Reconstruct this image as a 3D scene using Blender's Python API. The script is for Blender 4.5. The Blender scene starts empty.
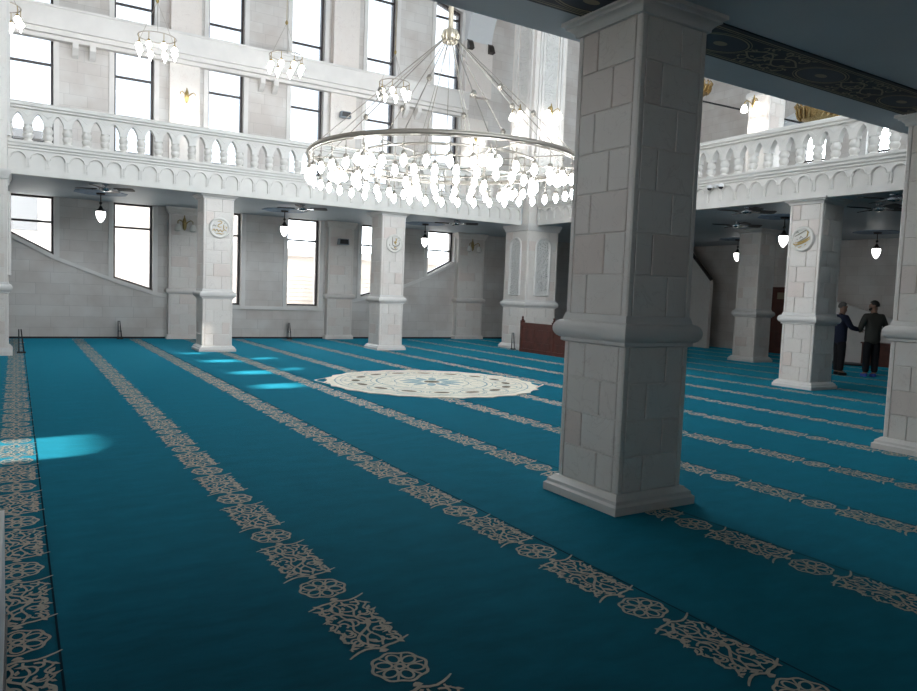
import bpy, math, random
from math import pi, sin, cos
from mathutils import Vector, Matrix

random.seed(7)
SC = bpy.context.scene
COL = SC.collection

# ------------------------------------------------------------------ materials
def new_mat(name):
    m = bpy.data.materials.new(name); m.use_nodes = True
    nt = m.node_tree; b = nt.nodes['Principled BSDF']
    return m, nt, b

def plain(name, col, rough=.5, metal=0., emit=None, strength=0., spec=.5, var=0., vscale=6.):
    m, nt, b = new_mat(name)
    b.inputs['Base Color'].default_value = (*col, 1); b.inputs['Roughness'].default_value = rough
    b.inputs['Metallic'].default_value = metal; b.inputs['Specular IOR Level'].default_value = spec
    if emit:
        b.inputs['Emission Color'].default_value = (*emit, 1); b.inputs['Emission Strength'].default_value = strength
    if var:
        g = nt.nodes.new('ShaderNodeNewGeometry'); n = nt.nodes.new('ShaderNodeTexNoise'); n.inputs['Scale'].default_value = vscale
        n.inputs['Detail'].default_value = 4
        r = nt.nodes.new('ShaderNodeValToRGB')
        r.color_ramp.elements[0].position = .3; r.color_ramp.elements[1].position = .7
        r.color_ramp.elements[0].color = (*[c*(1-var) for c in col], 1); r.color_ramp.elements[1].color = (*[min(1, c*(1+var)) for c in col], 1)
        nt.links.new(g.outputs['Position'], n.inputs['Vector']); nt.links.new(n.outputs['Fac'], r.inputs['Fac'])
        nt.links.new(r.outputs['Color'], b.inputs['Base Color'])
    return m

def marble(name, c0, c1, pink, rough=.42):
    """pale marble: each loose block has a tint of its own, soft pink clouds and thin veins"""
    m, nt, b = new_mat(name); N = nt.nodes.new; L = nt.links.new
    g = N('ShaderNodeNewGeometry')
    ramp = N('ShaderNodeValToRGB'); e = ramp.color_ramp.elements
    e[0].color = (*c0, 1); e[1].color = (*c1, 1); e.new(.62).color = (*[(x+y)/2 for x, y in zip(c0, c1)], 1); e.new(.86).color = (*pink, 1)
    L(g.outputs['Random Per Island'], ramp.inputs['Fac'])
    n = N('ShaderNodeTexNoise'); n.inputs['Scale'].default_value = 1.7; n.inputs['Detail'].default_value = 7; n.inputs['Roughness'].default_value = .62
    L(g.outputs['Position'], n.inputs['Vector'])
    mr = N('ShaderNodeMapRange'); mr.inputs[1].default_value = .5; mr.inputs[2].default_value = .72; mr.inputs[4].default_value = .6
    L(n.outputs['Fac'], mr.inputs[0])
    mx = N('ShaderNodeMix'); mx.data_type = 'RGBA'; mx.inputs[7].default_value = (*pink, 1)
    L(mr.outputs[0], mx.inputs[0]); L(ramp.outputs['Color'], mx.inputs[6])
    w = N('ShaderNodeTexNoise'); w.inputs['Scale'].default_value = 3.1; w.inputs['Detail'].default_value = 3; w.inputs['Distortion'].default_value = 1.6
    L(g.outputs['Position'], w.inputs['Vector'])
    s = N('ShaderNodeMath'); s.operation = 'SUBTRACT'; s.inputs[1].default_value = .5; L(w.outputs['Fac'], s.inputs[0])
    a = N('ShaderNodeMath'); a.operation = 'ABSOLUTE'; L(s.outputs[0], a.inputs[0])
    m2 = N('ShaderNodeMapRange'); m2.inputs[1].default_value = 0; m2.inputs[2].default_value = .012; m2.inputs[3].default_value = .35; m2.inputs[4].default_value = 0
    L(a.outputs[0], m2.inputs[0])
    mx2 = N('ShaderNodeMix'); mx2.data_type = 'RGBA'; mx2.inputs[7].default_value = (*[p*.72 for p in pink], 1)
    L(m2.outputs[0], mx2.inputs[0]); L(mx.outputs[2], mx2.inputs[6])
    L(mx2.outputs[2], b.inputs['Base Color']); b.inputs['Roughness'].default_value = rough
    return m

def blockwall(name, axes, c1, c2, mort, bw=.78, rh=.29):
    """flat wall faced with coursed stone blocks; axes picks the two world axes of the wall"""
    m, nt, b = new_mat(name); N = nt.nodes.new; L = nt.links.new
    g = N('ShaderNodeNewGeometry'); sp = N('ShaderNodeSeparateXYZ'); cb = N('ShaderNodeCombineXYZ')
    L(g.outputs['Position'], sp.inputs[0]); L(sp.outputs[axes[0]], cb.inputs[0]); L(sp.outputs[axes[1]], cb.inputs[1])
    br = N('ShaderNodeTexBrick'); br.offset = .43; br.squash = .7; br.squash_frequency = 3
    for k, v in (('Color1', (*c1, 1)), ('Color2', (*c2, 1)), ('Mortar', (*mort, 1)), ('Scale', 1.), ('Mortar Size', .006), ('Mortar Smooth', .3), ('Bias', 0.), ('Brick Width', bw), ('Row Height', rh)):
        br.inputs[k].default_value = v
    L(cb.outputs[0], br.inputs['Vector'])
    n = N('ShaderNodeTexNoise'); n.inputs['Scale'].default_value = 1.3; n.inputs['Detail'].default_value = 6
    L(g.outputs['Position'], n.inputs['Vector'])
    mx = N('ShaderNodeMix'); mx.data_type = 'RGBA'; mx.blend_type = 'MULTIPLY'; mx.inputs[0].default_value = 1
    rp = N('ShaderNodeValToRGB'); rp.color_ramp.elements[0].color = (.86, .82, .8, 1); rp.color_ramp.elements[1].color = (1, 1, 1, 1)
    rp.color_ramp.elements[0].position = .35; rp.color_ramp.elements[1].position = .62
    L(n.outputs['Fac'], rp.inputs['Fac']); L(br.outputs['Color'], mx.inputs[6]); L(rp.outputs['Color'], mx.inputs[7])
    L(mx.outputs[2], b.inputs['Base Color']); b.inputs['Roughness'].default_value = .5
    bp = N('ShaderNodeBump'); bp.inputs['Strength'].default_value = .35; bp.inputs['Distance'].default_value = .01; bp.invert = True
    L(br.outputs['Fac'], bp.inputs['Height']); L(bp.outputs[0], b.inputs['Normal'])
    return m

def carved(name, col, scale):
    m, nt, b = new_mat(name); N = nt.nodes.new; L = nt.links.new
    g = N('ShaderNodeNewGeometry'); n = N('ShaderNodeTexNoise'); n.inputs['Scale'].default_value = 4; n.inputs['Detail'].default_value = 2
    L(g.outputs['Position'], n.inputs['Vector'])
    ad = N('ShaderNodeMix'); ad.data_type = 'RGBA'; ad.blend_type = 'LINEAR_LIGHT'; ad.inputs[0].default_value = .35
    L(g.outputs['Position'], ad.inputs[6]); L(n.outputs['Color'], ad.inputs[7])
    v = N('ShaderNodeTexVoronoi'); v.feature = 'SMOOTH_F1'; v.inputs['Scale'].default_value = scale; L(ad.outputs[2], v.inputs['Vector'])
    bp = N('ShaderNodeBump'); bp.inputs['Strength'].default_value = 1; bp.inputs['Distance'].default_value = .06; bp.invert = True
    L(v.outputs['Distance'], bp.inputs['Height']); L(bp.outputs[0], b.inputs['Normal'])
    b.inputs['Base Color'].default_value = (*col, 1); b.inputs['Roughness'].default_value = .6
    return m

def carpet(name, col):
    m, nt, b = new_mat(name); N = nt.nodes.new; L = nt.links.new
    g = N('ShaderNodeNewGeometry'); mp = N('ShaderNodeMapping'); mp.inputs['Scale'].default_value = (1.1, 2.6, 1)
    L(g.outputs['Position'], mp.inputs[0])
    n = N('ShaderNodeTexNoise'); n.inputs['Scale'].default_value = 2.4; n.inputs['Detail'].default_value = 7; n.inputs['Roughness'].default_value = .68
    L(mp.outputs[0], n.inputs['Vector'])
    r = N('ShaderNodeValToRGB'); r.color_ramp.elements[0].position = .32; r.color_ramp.elements[1].position = .7
    r.color_ramp.elements[0].color = (*[c*.6 for c in col], 1); r.color_ramp.elements[1].color = (*[c*1.55 for c in col], 1)
    L(n.outputs['Fac'], r.inputs['Fac']); L(r.outputs['Color'], b.inputs['Base Color'])
    b.inputs['Roughness'].default_value = .95; b.inputs['Specular IOR Level'].default_value = .04
    b.inputs['Sheen Weight'].default_value = .8; b.inputs['Sheen Roughness'].default_value = .4; b.inputs['Sheen Tint'].default_value = (.04, .5, .72, 1)
    f = N('ShaderNodeTexNoise'); f.inputs['Scale'].default_value = 240; L(g.outputs['Position'], f.inputs['Vector'])
    bp = N('ShaderNodeBump'); bp.inputs['Strength'].default_value = .25; bp.inputs['Distance'].default_value = .004
    L(f.outputs['Fac'], bp.inputs['Height']); L(bp.outputs[0], b.inputs['Normal'])
    return m

def glass_mat(name, tint=(.93, .95, .96)):
    m, nt, b = new_mat(name); N = nt.nodes.new; L = nt.links.new
    nt.nodes.remove(b); out = nt.nodes['Material Output']
    t = N('ShaderNodeBsdfTransparent'); t.inputs[0].default_value = (*tint, 1)
    gl = N('ShaderNodeBsdfGlossy'); gl.inputs['Roughness'].default_value = .02
    fr = N('ShaderNodeFresnel'); fr.inputs[0].default_value = 1.25
    mx = N('ShaderNodeMixShader'); L(fr.outputs[0], mx.inputs[0]); L(t.outputs[0], mx.inputs[1]); L(gl.outputs[0], mx.inputs[2]); L(mx.outputs[0], out.inputs[0])
    return m

M = dict(
    stone=marble('pale_marble', (.76, .71, .66), (.81, .765, .72), (.73, .635, .58)),
    trim=plain('smooth_stone', (.72, .69, .66), .45, var=.05, vscale=2.5),
    fascia=plain('carved_stone', (.74, .71, .67), .5, var=.05, vscale=3),
    wall_xz=blockwall('block_wall_across', ('X', 'Z'), (.62, .585, .555), (.68, .655, .625), (.53, .505, .48)),
    wall_yz=blockwall('block_wall_along', ('Y', 'Z'), (.62, .585, .555), (.68, .655, .625), (.53, .505, .48)),
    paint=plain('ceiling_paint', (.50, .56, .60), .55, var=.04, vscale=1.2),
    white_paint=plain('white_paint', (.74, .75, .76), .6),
    rose=plain('ceiling_rose_paint', (.16, .25, .36), .6, var=.3, vscale=9),
    carve=carved('carved_foliage', (.72, .70, .67), 13),
    carpet=carpet('teal_carpet', (.001, .039, .064)),
    cream=plain('cream_pile', (.46, .43, .365), .95, spec=.1, var=.14, vscale=30),
    seam=plain('carpet_seam', (.002, .022, .035), 1., spec=.05),
    rug_cream=plain('rug_cream', (.66, .62, .52), .95, spec=.1, var=.1, vscale=12),
    rug_grey=plain('rug_grey_blue', (.26, .36, .38), .95, spec=.1),
    rug_dark=plain('rug_umber', (.16, .14, .11), .95, spec=.1),
    frame=plain('dark_window_frame', (.045, .035, .035), .4),
    glass=glass_mat('window_glass'), dimming=glass_mat('dimming_glass', (.40, .42, .44)),  # second glass: tint added to cut daylight from the upper panes
    bulb=plain('lit_bulb', (1, 1, 1), .3, emit=(.93, .97, 1.), strength=26),
    bulb_small=plain('lit_small_bulb', (1, 1, 1), .3, emit=(1, .98, .96), strength=16),
    pend=plain('lit_pendant_glass', (1, 1, 1), .3, emit=(1, .98, .95), strength=6.5),
    steel=plain('brushed_nickel', (.42, .38, .33), .36, 1.),
    brass=plain('aged_brass', (.42, .31, .13), .35, 1.),
    gold=plain('gold_filigree', (.42, .29, .13), .35, 1., var=.5, vscale=40),
    bronze=plain('dark_bronze', (.06, .05, .045), .4, .7),
    chrome=plain('chrome', (.75, .77, .8), .15, 1.),
    blade=plain('fan_blade', (.035, .035, .04), .5),
    band=plain('soffit_band_black', (.012, .014, .02), .6),
    band_gold=plain('soffit_band_gold', (.33, .27, .18), .6),
    band_blue=plain('soffit_band_blue', (.012, .02, .04), .5),
    wood=plain('dark_red_wood', (.10, .028, .018), .4, var=.3, vscale=5),
    black=plain('black_metal', (.012, .012, .014), .5),
    grey_plastic=plain('grey_plastic', (.22, .26, .30), .5),
    white_plastic=plain('white_plastic', (.78, .78, .78), .4),
    skin=plain('skin', (.34, .20, .145), .6), hair_grey=plain('grey_hair', (.12, .115, .11), .8), hair_black=plain('black_hair', (.012, .011, .01), .7),
    navy=plain('navy_cloth', (.012, .018, .045), .9), khaki=plain('brown_grey_cloth', (.06, .058, .05), .9),
    trouser=plain('black_cloth', (.010, .010, .013), .9), shoe=plain('black_shoe', (.01, .01, .01), .5), blue_shoe=plain('blue_sock', (.06, .13, .55), .8),
    facade=plain('pale_render', (.46, .43, .41), .8, var=.1, vscale=.7), facade2=plain('beige_render', (.44, .39, .355), .8, var=.1, vscale=.7),
    fwin=plain('facade_window', (.16, .16, .165), .3), shutter=plain('roller_shutter', (.36, .31, .27), .6), asphalt=plain('pale_paving', (.50, .48, .45), .9, var=.2),
    gilt=plain('gilt_lettering', (.62, .42, .13), .4, .5), ivory=plain('ivory_disc', (.74, .71, .66), .45), glyph_dark=plain('relief_line', (.34, .30, .24), .5),
)

# ------------------------------------------------------------------ mesh helpers
class MB:
    def __init__(s): s.v = []; s.f = []; s.mi = []; s.cur = 0
    def add(s, vs, fs):
        o = len(s.v); s.v += [tuple(v) for v in vs]
        for f in fs: s.f.append([i+o for i in f]); s.mi.append(s.cur)
    def box(s, a, b):
        x0, y0, z0 = a; x1, y1, z1 = b
        s.add([(x0, y0, z0), (x1, y0, z0), (x1, y1, z0), (x0, y1, z0), (x0, y0, z1), (x1, y0, z1), (x1, y1, z1), (x0, y1, z1)],
              [(0, 3, 2, 1), (4, 5, 6, 7), (0, 1, 5, 4), (1, 2, 6, 5), (2, 3, 7, 6), (3, 0, 4, 7)])
    def tray(s, o, ux, uy, un, w, h, d, c):
        """a raised block with a chamfered rim: origin, two edge directions, normal, width, height, depth, chamfer"""
        o = Vector(o); P = lambda a, b, e: o+ux*a+uy*b+un*e
        vs = [P(0, 0, 0), P(w, 0, 0), P(w, h, 0), P(0, h, 0), P(0, 0, d-c), P(w, 0, d-c), P(w, h, d-c), P(0, h, d-c), P(c, c, d), P(w-c, c, d), P(w-c, h-c, d), P(c, h-c, d)]
        fs = [(8, 9, 10, 11)]
        for i in range(4):
            j = (i+1) % 4; fs += [(i, j, 4+j, 4+i), (4+i, 4+j, 8+j, 8+i)]
        s.add(vs, fs)
    def prism(s, poly, fn, d0, d1):
        """extrude a 2-D polygon between two depths; fn(a, b, depth) -> point"""
        n = len(poly); vs = [fn(a, b, d0) for a, b in poly]+[fn(a, b, d1) for a, b in poly]
        s.add(vs, [tuple(range(n)), tuple(range(2*n-1, n-1, -1))]+[(i, n+i, n+(i+1) % n, (i+1) % n) for i in range(n)])
    def tube(s, pts, r, n=8, closed=False, cap=True):
        pts = [Vector(p) for p in pts]; m = len(pts); rs = r if isinstance(r, (list, tuple)) else [r]*m
        vs = []; prev = None
        for i, p in enumerate(pts):
            a = pts[i-1] if (i or closed) else p; b = pts[(i+1) % m] if (i < m-1 or closed) else p
            t = (b-a).normalized()
            if prev is None:
                ref = Vector((0, 0, 1)) if abs(t.z) < .9 else Vector((1, 0, 0)); u = t.cross(ref).normalized()
            else: u = (prev-t*prev.dot(t)).normalized()
            prev = u; w = t.cross(u)
            for k in range(n):
                q = 2*pi*k/n; vs.append(p+(u*cos(q)+w*sin(q))*rs[i])
        fs = []
        for i in range(m if closed else m-1):
            j = (i+1) % m
            for k in range(n): fs.append((i*n+k, i*n+(k+1) % n, j*n+(k+1) % n, j*n+k))
        if cap and not closed: fs += [tuple(range(n-1, -1, -1)), tuple((m-1)*n+k for k in range(n))]
        s.add(vs, fs)
    def lathe(s, prof, c=(0, 0, 0), n=20):
        """(radius, z) profile turned about the vertical"""
        vs = []
        for r, z in prof:
            for k in range(n): vs.append((c[0]+r*cos(2*pi*k/n), c[1]+r*sin(2*pi*k/n), c[2]+z))
        fs = []
        for i in range(len(prof)-1):
            for k in range(n): fs.append((i*n+k, i*n+(k+1) % n, (i+1)*n+(k+1) % n, (i+1)*n+k))
        fs += [tuple(range(n-1, -1, -1)), tuple((len(prof)-1)*n+k for k in range(n))]
        s.add(vs, fs)
    def square(s, prof, hx, hy=None):
        """(offset, z) profile carried round a rectangular plan"""
        hy = hy or hx; vs = []
        for o, z in prof: vs += [(-hx-o, -hy-o, z), (hx+o, -hy-o, z), (hx+o, hy+o, z), (-hx-o, hy+o, z)]
        n = len(prof); fs = [(3, 2, 1, 0), tuple(4*n-4+k for k in range(4))]
        for i in range(n-1):
            for k in range(4): fs.append((4*i+k, 4*i+(k+1) % 4, 4*i+4+(k+1) % 4, 4*i+4+k))
        s.add(vs, fs)
    def ribbon(s, pts, w, fn=lambda a, b: (a, b, 0), closed=False):
        m = len(pts); ws = w if isinstance(w, (list, tuple)) else [w]*m; vs = []
        for i, (x, y) in enumerate(pts):
            a = pts[i-1] if (i or closed) else pts[i]; b = pts[(i+1) % m] if (i < m-1 or closed) else pts[i]
            dx, dy = b[0]-a[0], b[1]-a[1]; l = math.hypot(dx, dy) or 1; nx, ny = -dy/l*ws[i]/2, dx/l*ws[i]/2
            vs += [fn(x+nx, y+ny), fn(x-nx, y-ny)]
        fs = []
        for i in range(m if closed else m-1):
            j = (i+1) % m; fs.append((2*i, 2*i+1, 2*j+1, 2*j))
        s.add(vs, fs)
    def fill(s, pts, fn=lambda a, b: (a, b, 0)):
        s.add([fn(*p) for p in pts], [tuple(range(len(pts)))])
    def build(s, name, mats, parent=None, smooth=None, loc=None):
        me = bpy.data.meshes.new(name); me.from_pydata(s.v, [], s.f)
        mats = mats if isinstance(mats, (list, tuple)) else [mats]
        for m in mats: me.materials.append(m)
        if len(mats) > 1: me.polygons.foreach_set('material_index', s.mi)
        if smooth:
            me.polygons.foreach_set('use_smooth', [True]*len(me.polygons)); me.set_sharp_from_angle(angle=math.radians(smooth))
        me.update(); o = bpy.data.objects.new(name, me); COL.objects.link(o)
        if parent: o.parent = parent
        if loc: o.location = loc
        return o

def tag(o, label, cat, group=None, kind=None):
    o['label'] = label; o['category'] = cat
    if group: o['group'] = group
    if kind: o['kind'] = kind
    return o
def thing(name, label, cat, loc, rz=0, group=None):
    o = bpy.data.objects.new(name, None); COL.objects.link(o); o.location = loc; o.rotation_euler = (0, 0, rz); o.empty_display_size = .1
    return tag(o, label, cat, group)
def struct(o): o['kind'] = 'structure'; return o
def copy_tree(o, parent=None):
    c = o.copy(); COL.objects.link(c); c.parent = parent
    for ch in KIDS(o): copy_tree(ch, c)
    return c
def KIDS(o): return [x for x in bpy.data.objects if x.parent == o]
V = Vector

# ------------------------------------------------------------------ measures
CEIL = 3.70            # underside of the galleries
NCEIL = 3.78           # underside of the near gallery
YF, XR = 17.40, 13.02  # faces of the far and right galleries towards the nave
YN = 4.92              # face of the near gallery
WY = 21.8              # far wall
WX = 21.9              # right wall
TOP = 13.6

# ------------------------------------------------------------------ floor with its woven borders
def motif(hi):
    """one repeat of the border, 0.91 long: list of (kind, points, width)"""
    S = []; n = 30 if hi else 14
    circ = lambda cx, cy, rx, ry, k, ph=0: [(cx+rx*cos(2*pi*i/k+ph), cy+ry*sin(2*pi*i/k+ph)) for i in range(k)]
    S.append(('c', [((.118+.006*cos(8*t))*cos(t), (.118+.006*cos(8*t))*sin(t)) for t in [2*pi*i/(48 if hi else 24) for i in range(48 if hi else 24)]], .014))
    for k in range(6):
        a = k*pi/3; P = []
        for i in range(n//2):
            t = 2*pi*i/(n//2); u = .068+.036*cos(t); w = .027*sin(t)
            P.append((u*cos(a)-w*sin(a), u*sin(a)+w*cos(a)))
        S.append(('c', P, .011))
        b = a+pi/6
        S.append(('o', [(.05*cos(b), .05*sin(b)), (.112*cos(b), .112*sin(b))], .01))
    S.append(('c', circ(0, 0, .02, .02, 12), .016))
    for sg in (1, -1):
        for cx in (.158, .752):
            S.append(('f', [(cx-.018*sg, 0), (cx-.006, .024), (cx+.012*sg, .014), (cx+.02*sg, 0), (cx+.012*sg, -.014), (cx-.006, -.024)], 0)) if sg == 1 else None
    # brackets at each end of the scroll panel
    for c0, d in ((.178, 1), (.732, -1)):
        for sg in (1, -1):
            q = sg*d
            P = [(c0, 0), (c0+.016*d, .035*sg), (c0+.020*d, .07*sg), (c0+(.008 if q > 0 else .03)*d, .105*sg), (c0+(-.012 if q > 0 else .05)*d, .14*sg), (c0+(-.03 if q > 0 else .062)*d, .165*sg)]
            S.append(('o', P, [.02, .017, .015, .014, .012, .008]))
    for sg in (1, -1):
        for v0, a0 in ((.112, .016), (.03, .012)):
            S.append(('o', [(.205+.5*i/(n*2), sg*(v0+a0*sin(2*pi*i/(n*2)*(5 if v0 > .1 else 3)+sg))) for i in range(n*2+1)], .011))
        for k in range(5):
            c = .255+.1*k; v = sg*.072; R = .030
            S.append(('o', [(c+R*(1-.6*i/(n//2))*cos(4.8*i/(n//2)*sg+k*1.7), v+R*(1-.6*i/(n//2))*sin(4.8*i/(n//2)*sg+k*1.7)) for i in range(n//2+1)], .012))
    # waving stem with spirals
    S.append(('o', [(.2+.51*i/(n*2), .062*sin(2*pi*(i/(n*2))*1.5)) for i in range(n*2+1)], .015))
    for k, (cx, cy, sg) in enumerate(((.275, -.03, 1), (.455, .03, -1), (.635, -.03, 1), (.285, .085, 1), (.455, -.082, -1), (.62, .085, 1), (.37, .088, -1), (.54, -.088, 1), (.365, -.085, 1), (.545, .088, -1))):
        R = .062 if k < 3 else .036; m = n if k < 3 else max(8, n//2)
        S.append(('o', [(cx+R*(1-.72*i/m)*cos(sg*(5.2*i/m)+k), cy+R*(1-.72*i/m)*sin(sg*(5.2*i/m)+k)) for i in range(m+1)], [.013-.004*i/m for i in range(m+1)]))
    rr = random.Random(5)
    for k in range(40 if hi else 22):
        u = .205+.5*((k*.618) % 1); w = (.115 if k % 2 else -.115)+rr.uniform(-.02, .02)
        if k % 5 == 4: w = rr.uniform(-.05, .05)
        a = rr.uniform(-1, 1)+(pi/2 if k % 3 else 0); l, b = rr.uniform(.022, .036), rr.uniform(.009, .014)
        S.append(('f', [(u+l*cos(a), w+l*sin(a)), (u-b*sin(a), w+b*cos(a)), (u-l*.7*cos(a), w-l*.7*sin(a)), (u+b*sin(a), w-b*cos(a))], 0))
    return S

RUG = (6.3, 11.1, 1.90)
def build_floor():
    mb = MB()
    X0, X1, Y0, Y1 = -6, 24, -5, 22.4
    mb.add([(X0, Y0, 0), (X1, Y0, 0), (X1, Y1, 0), (X0, Y1, 0)], [(0, 1, 2, 3)])
    hi, lo = motif(True), motif(False)
    ph = {0: 2.67, 1: 2.64, 2: 2.59, 3: 2.54, 4: 2.45}
    for k in range(-1, 16):
        x = 1.392*k
        p0 = ph.get(k, 2.64-.05*(k-1)); j0 = -6
        for j in range(j0, 22):
            y = p0+.912*j
            if y > 21 or y < 1.0: continue
            if x < -1 and y < 4: continue
            if max(math.hypot(x-RUG[0], y-.14-RUG[1]), math.hypot(x-RUG[0], y+.78-RUG[1])) < RUG[2]-.3: continue
            if y < x*.02-1 or x > 4.5+y*2.2 or (x > 14 and y < 3): continue      # far behind the viewer's side
            d = math.hypot(x, y)
            mb.cur = 1
            for q, (kind, P, w) in enumerate(hi if d < 6.5 else lo):
                fn = lambda a, b: (x-b, y+a, .0025+q*1.6e-5)
                if kind == 'f': mb.fill(P, fn)
                else: mb.ribbon(P, w if d < 5 else ([q*1.12 for q in w] if isinstance(w, list) else w*1.12), fn, kind == 'c')
        if k not in (1,):
            mb.cur = 2; sx = x+.155
            mb.add([(sx-.005, 1, .002), (sx+.005, 1, .002), (sx+.005, 21.6, .002), (sx-.005, 21.6, .002)], [(0, 1, 2, 3)])
    return struct(mb.build('floor', [M['carpet'], M['cream'], M['seam']]))
build_floor()

def build_rug():
    t = thing('medallion_rug', 'large round cream medallion rug in the middle of the teal carpet under the great chandelier', 'rug', (RUG[0], RUG[1], 0))
    mb = MB(); R = RUG[2]; N = 192
    out = [(R*(1-.035*abs(sin(12*a)))*cos(a), R*(1-.035*abs(sin(12*a)))*sin(a)) for a in [2*pi*i/N for i in range(N)]]
    n = len(out); mb.add([(x, y, 0) for x, y in out]+[(x, y, .012) for x, y in out], [tuple(range(n, 2*n))]+[(i, (i+1) % n, n+(i+1) % n, n+i) for i in range(n)])
    mb.build('pile', M['rug_cream'], t)
    mb = MB(); fn = lambda a, b: (a, b, .0145)
    C = lambda r, k=96: [(r*cos(2*pi*i/k), r*sin(2*pi*i/k)) for i in range(k)]
    for r, w in ((1.70, .02), (1.60, .012), (1.08, .015), (.98, .03), (.66, .02)): mb.ribbon(C(r), w, fn, True)
    for k in range(16):
        a = 2*pi*k/16; ca, sa = cos(a), sin(a)
        T = lambda u, v: (u*ca-v*sa, u*sa+v*ca)
        mb.ribbon([T(1.34+.19*cos(q), .2*sin(q)) for q in [2*pi*i/20 for i in range(20)]], .016, fn, True)
        mb.ribbon([T(1.1+.5*i/10, .25*sin(pi*i/10)) for i in range(11)], .014, fn); mb.ribbon([T(1.1+.5*i/10, -.25*sin(pi*i/10)) for i in range(11)], .014, fn)
        mb.ribbon([T(.7+.13+.13*cos(q), .12*sin(q)) for q in [2*pi*i/14 for i in range(14)]], .012, fn, True)
        mb.ribbon([T(1.66+.06*cos(q), .09*sin(q)) for q in [2*pi*i/10 for i in range(10)]], .012, fn, True)
    mb.cur = 1
    for k in range(16):
        a = 2*pi*k/16; ca, sa = cos(a), sin(a); T = lambda u, v: (u*ca-v*sa, u*sa+v*ca)
        mb.fill([T(1.34+.075*cos(q), .13*sin(q)) for q in [2*pi*i/16 for i in range(16)]], lambda a, b: (a, b, .0155))
    mb.cur = 0
    for k in range(12):
        a = 2*pi*k/12; ca, sa = cos(a), sin(a); T = lambda u, v: (u*ca-v*sa, u*sa+v*ca)
        mb.fill([T(.38+.2*cos(q), .075*sin(q)) for q in [2*pi*i/14 for i in range(14)]], lambda a, b: (a, b, .0155))
    mb.cur = 1; mb.fill(C(.14, 24), lambda a, b: (a, b, .016))
    mb.build('woven_ornament', [M['rug_grey'], M['rug_dark']], t)
    for a in (math.atan2(-1.43, 3.45), math.atan2(1.43, -3.45)):
        mb = MB()
        ca, sa = cos(a), sin(a); T = lambda u, v: (u*ca-v*sa, u*sa+v*ca)
        mb.ribbon([T(1.78, -.50), T(1.90, -.26), T(2.0, -.10), T(2.04, 0), T(2.0, .10), T(1.90, .26), T(1.78, .50)], .03, lambda a, b: (a, b, .006))
        mb.build('pointed_end', M['rug_cream'], t)
build_rug()

# ------------------------------------------------------------------ far wall with its windows
WINS = [(-.14, .86), (2.28, 3.27), (4.71, 5.71), (7.12, 8.15), (9.57, 10.58), (12.02, 13.06)]
LOWB = [(2.72, 2.20), (1.66, 1.35), (1.0, 1.0), (1.02, 1.02), (1.36, 1.62), (2.17, 2.70)]
TOPT = [(11.15, 11.45), (12.0, 12.2), (12.5, 12.6), (12.6, 12.5), (12.2, 12.0), (11.45, 11.15)]
U0, U1, T0 = 5.05, 7.83, 8.42
XZ = lambda a, b, d: (a, d, b)
def far_wall():
    mb = MB(); d0, d1 = WY, WY+.45; P = lambda poly: mb.prism(poly, XZ, d0, d1)
    edges = [-6.0]
    for a, b in WINS: edges += [a, b]
    edges.append(24.0)
    for i in range(0, len(edges), 2):
        P([(edges[i], -.05), (edges[i+1], -.05), (edges[i+1], TOP), (edges[i], TOP)])
    for (a, b), (l0, l1), (t0, t1) in zip(WINS, LOWB, TOPT):
        P([(a, -.05), (b, -.05), (b, l1), (a, l0)]); P([(a, CEIL+.02), (b, CEIL+.02), (b, U0), (a, U0)])
        P([(a, U1), (b, U1), (b, T0), (a, T0)]); P([(a, t0), (b, t1), (b, TOP), (a, TOP)])
    struct(mb.build('wall_far', M['wall_xz']))
far_wall()

wn = [0]
def window(c, bars, y=WY+.2, pane='glass'):
    """c: four corners (x, z) bl, br, tr, tl"""
    wn[0] += 1; mb = MB(); t = .055
    (x0, z0), (x1, z1), (x2, z2), (x3, z3) = c
    lb = lambda x: z0+(z1-z0)*(x-x0)/(x1-x0); lt = lambda x: z3+(z2-z3)*(x-x0)/(x1-x0)
    i0, i1 = x0+t, x1-t
    for poly in ([(x0, z0), (i0, lb(i0)+t), (i0, lt(i0)-t), (x0, z3)], [(x1, z1), (x1, z2), (i1, lt(i1)-t), (i1, lb(i1)+t)],
                 [(x0, z0), (x1, z1), (i1, lb(i1)+t), (i0, lb(i0)+t)], [(x0, z3), (i0, lt(i0)-t), (i1, lt(i1)-t), (x1, z2)]):
        mb.prism(poly, XZ, y-.05, y+.05)
    for zb in bars: mb.box((i0-.01, y-.035, zb-.028), (i1+.01, y+.035, zb+.028))
    o = struct(mb.build('window_%d' % wn[0], M['frame']))
    g = MB(); g.prism([(i0-.01, lb(i0)+t-.01), (i1+.01, lb(i1)+t-.01), (i1+.01, lt(i1)-t+.01), (i0-.01, lt(i0)-t+.01)], XZ, y-.004, y+.004)
    g.build('glass', M[pane], o)
for (a, b), (l0, l1), (t0, t1) in zip(WINS, LOWB, TOPT):
    window([(a, l0), (b, l1), (b, CEIL+.01), (a, CEIL+.01)], [3.05])
    window([(a, U0), (b, U0), (b, U1), (a, U1)], [7.08], pane='dimming')
    window([(a, T0), (b, T0), (b, t1), (a, t0)], [9.0, 10.9], pane='dimming')

tn = [0]
def trim(mb, mat=None, smooth=None):
    tn[0] += 1; return struct(mb.build('trim_%d' % tn[0], mat or M['trim'], None, smooth))
for (a, b), (l0, l1), (t0, t1) in zip(WINS, LOWB, TOPT):
    mb = MB(); y0 = WY-.045
    for u, v, lw, tp in ((a-.13, a-.002, l0, t0), (b+.002, b+.13, l1, t1)):
        mb.box((u, y0, lw-.05), (v, WY+.02, CEIL)); mb.box((u, y0, 4.9), (v, WY+.02, 7.7)); mb.box((u, y0, 8.4), (v, WY+.02, tp))
    trim(mb)
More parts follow.
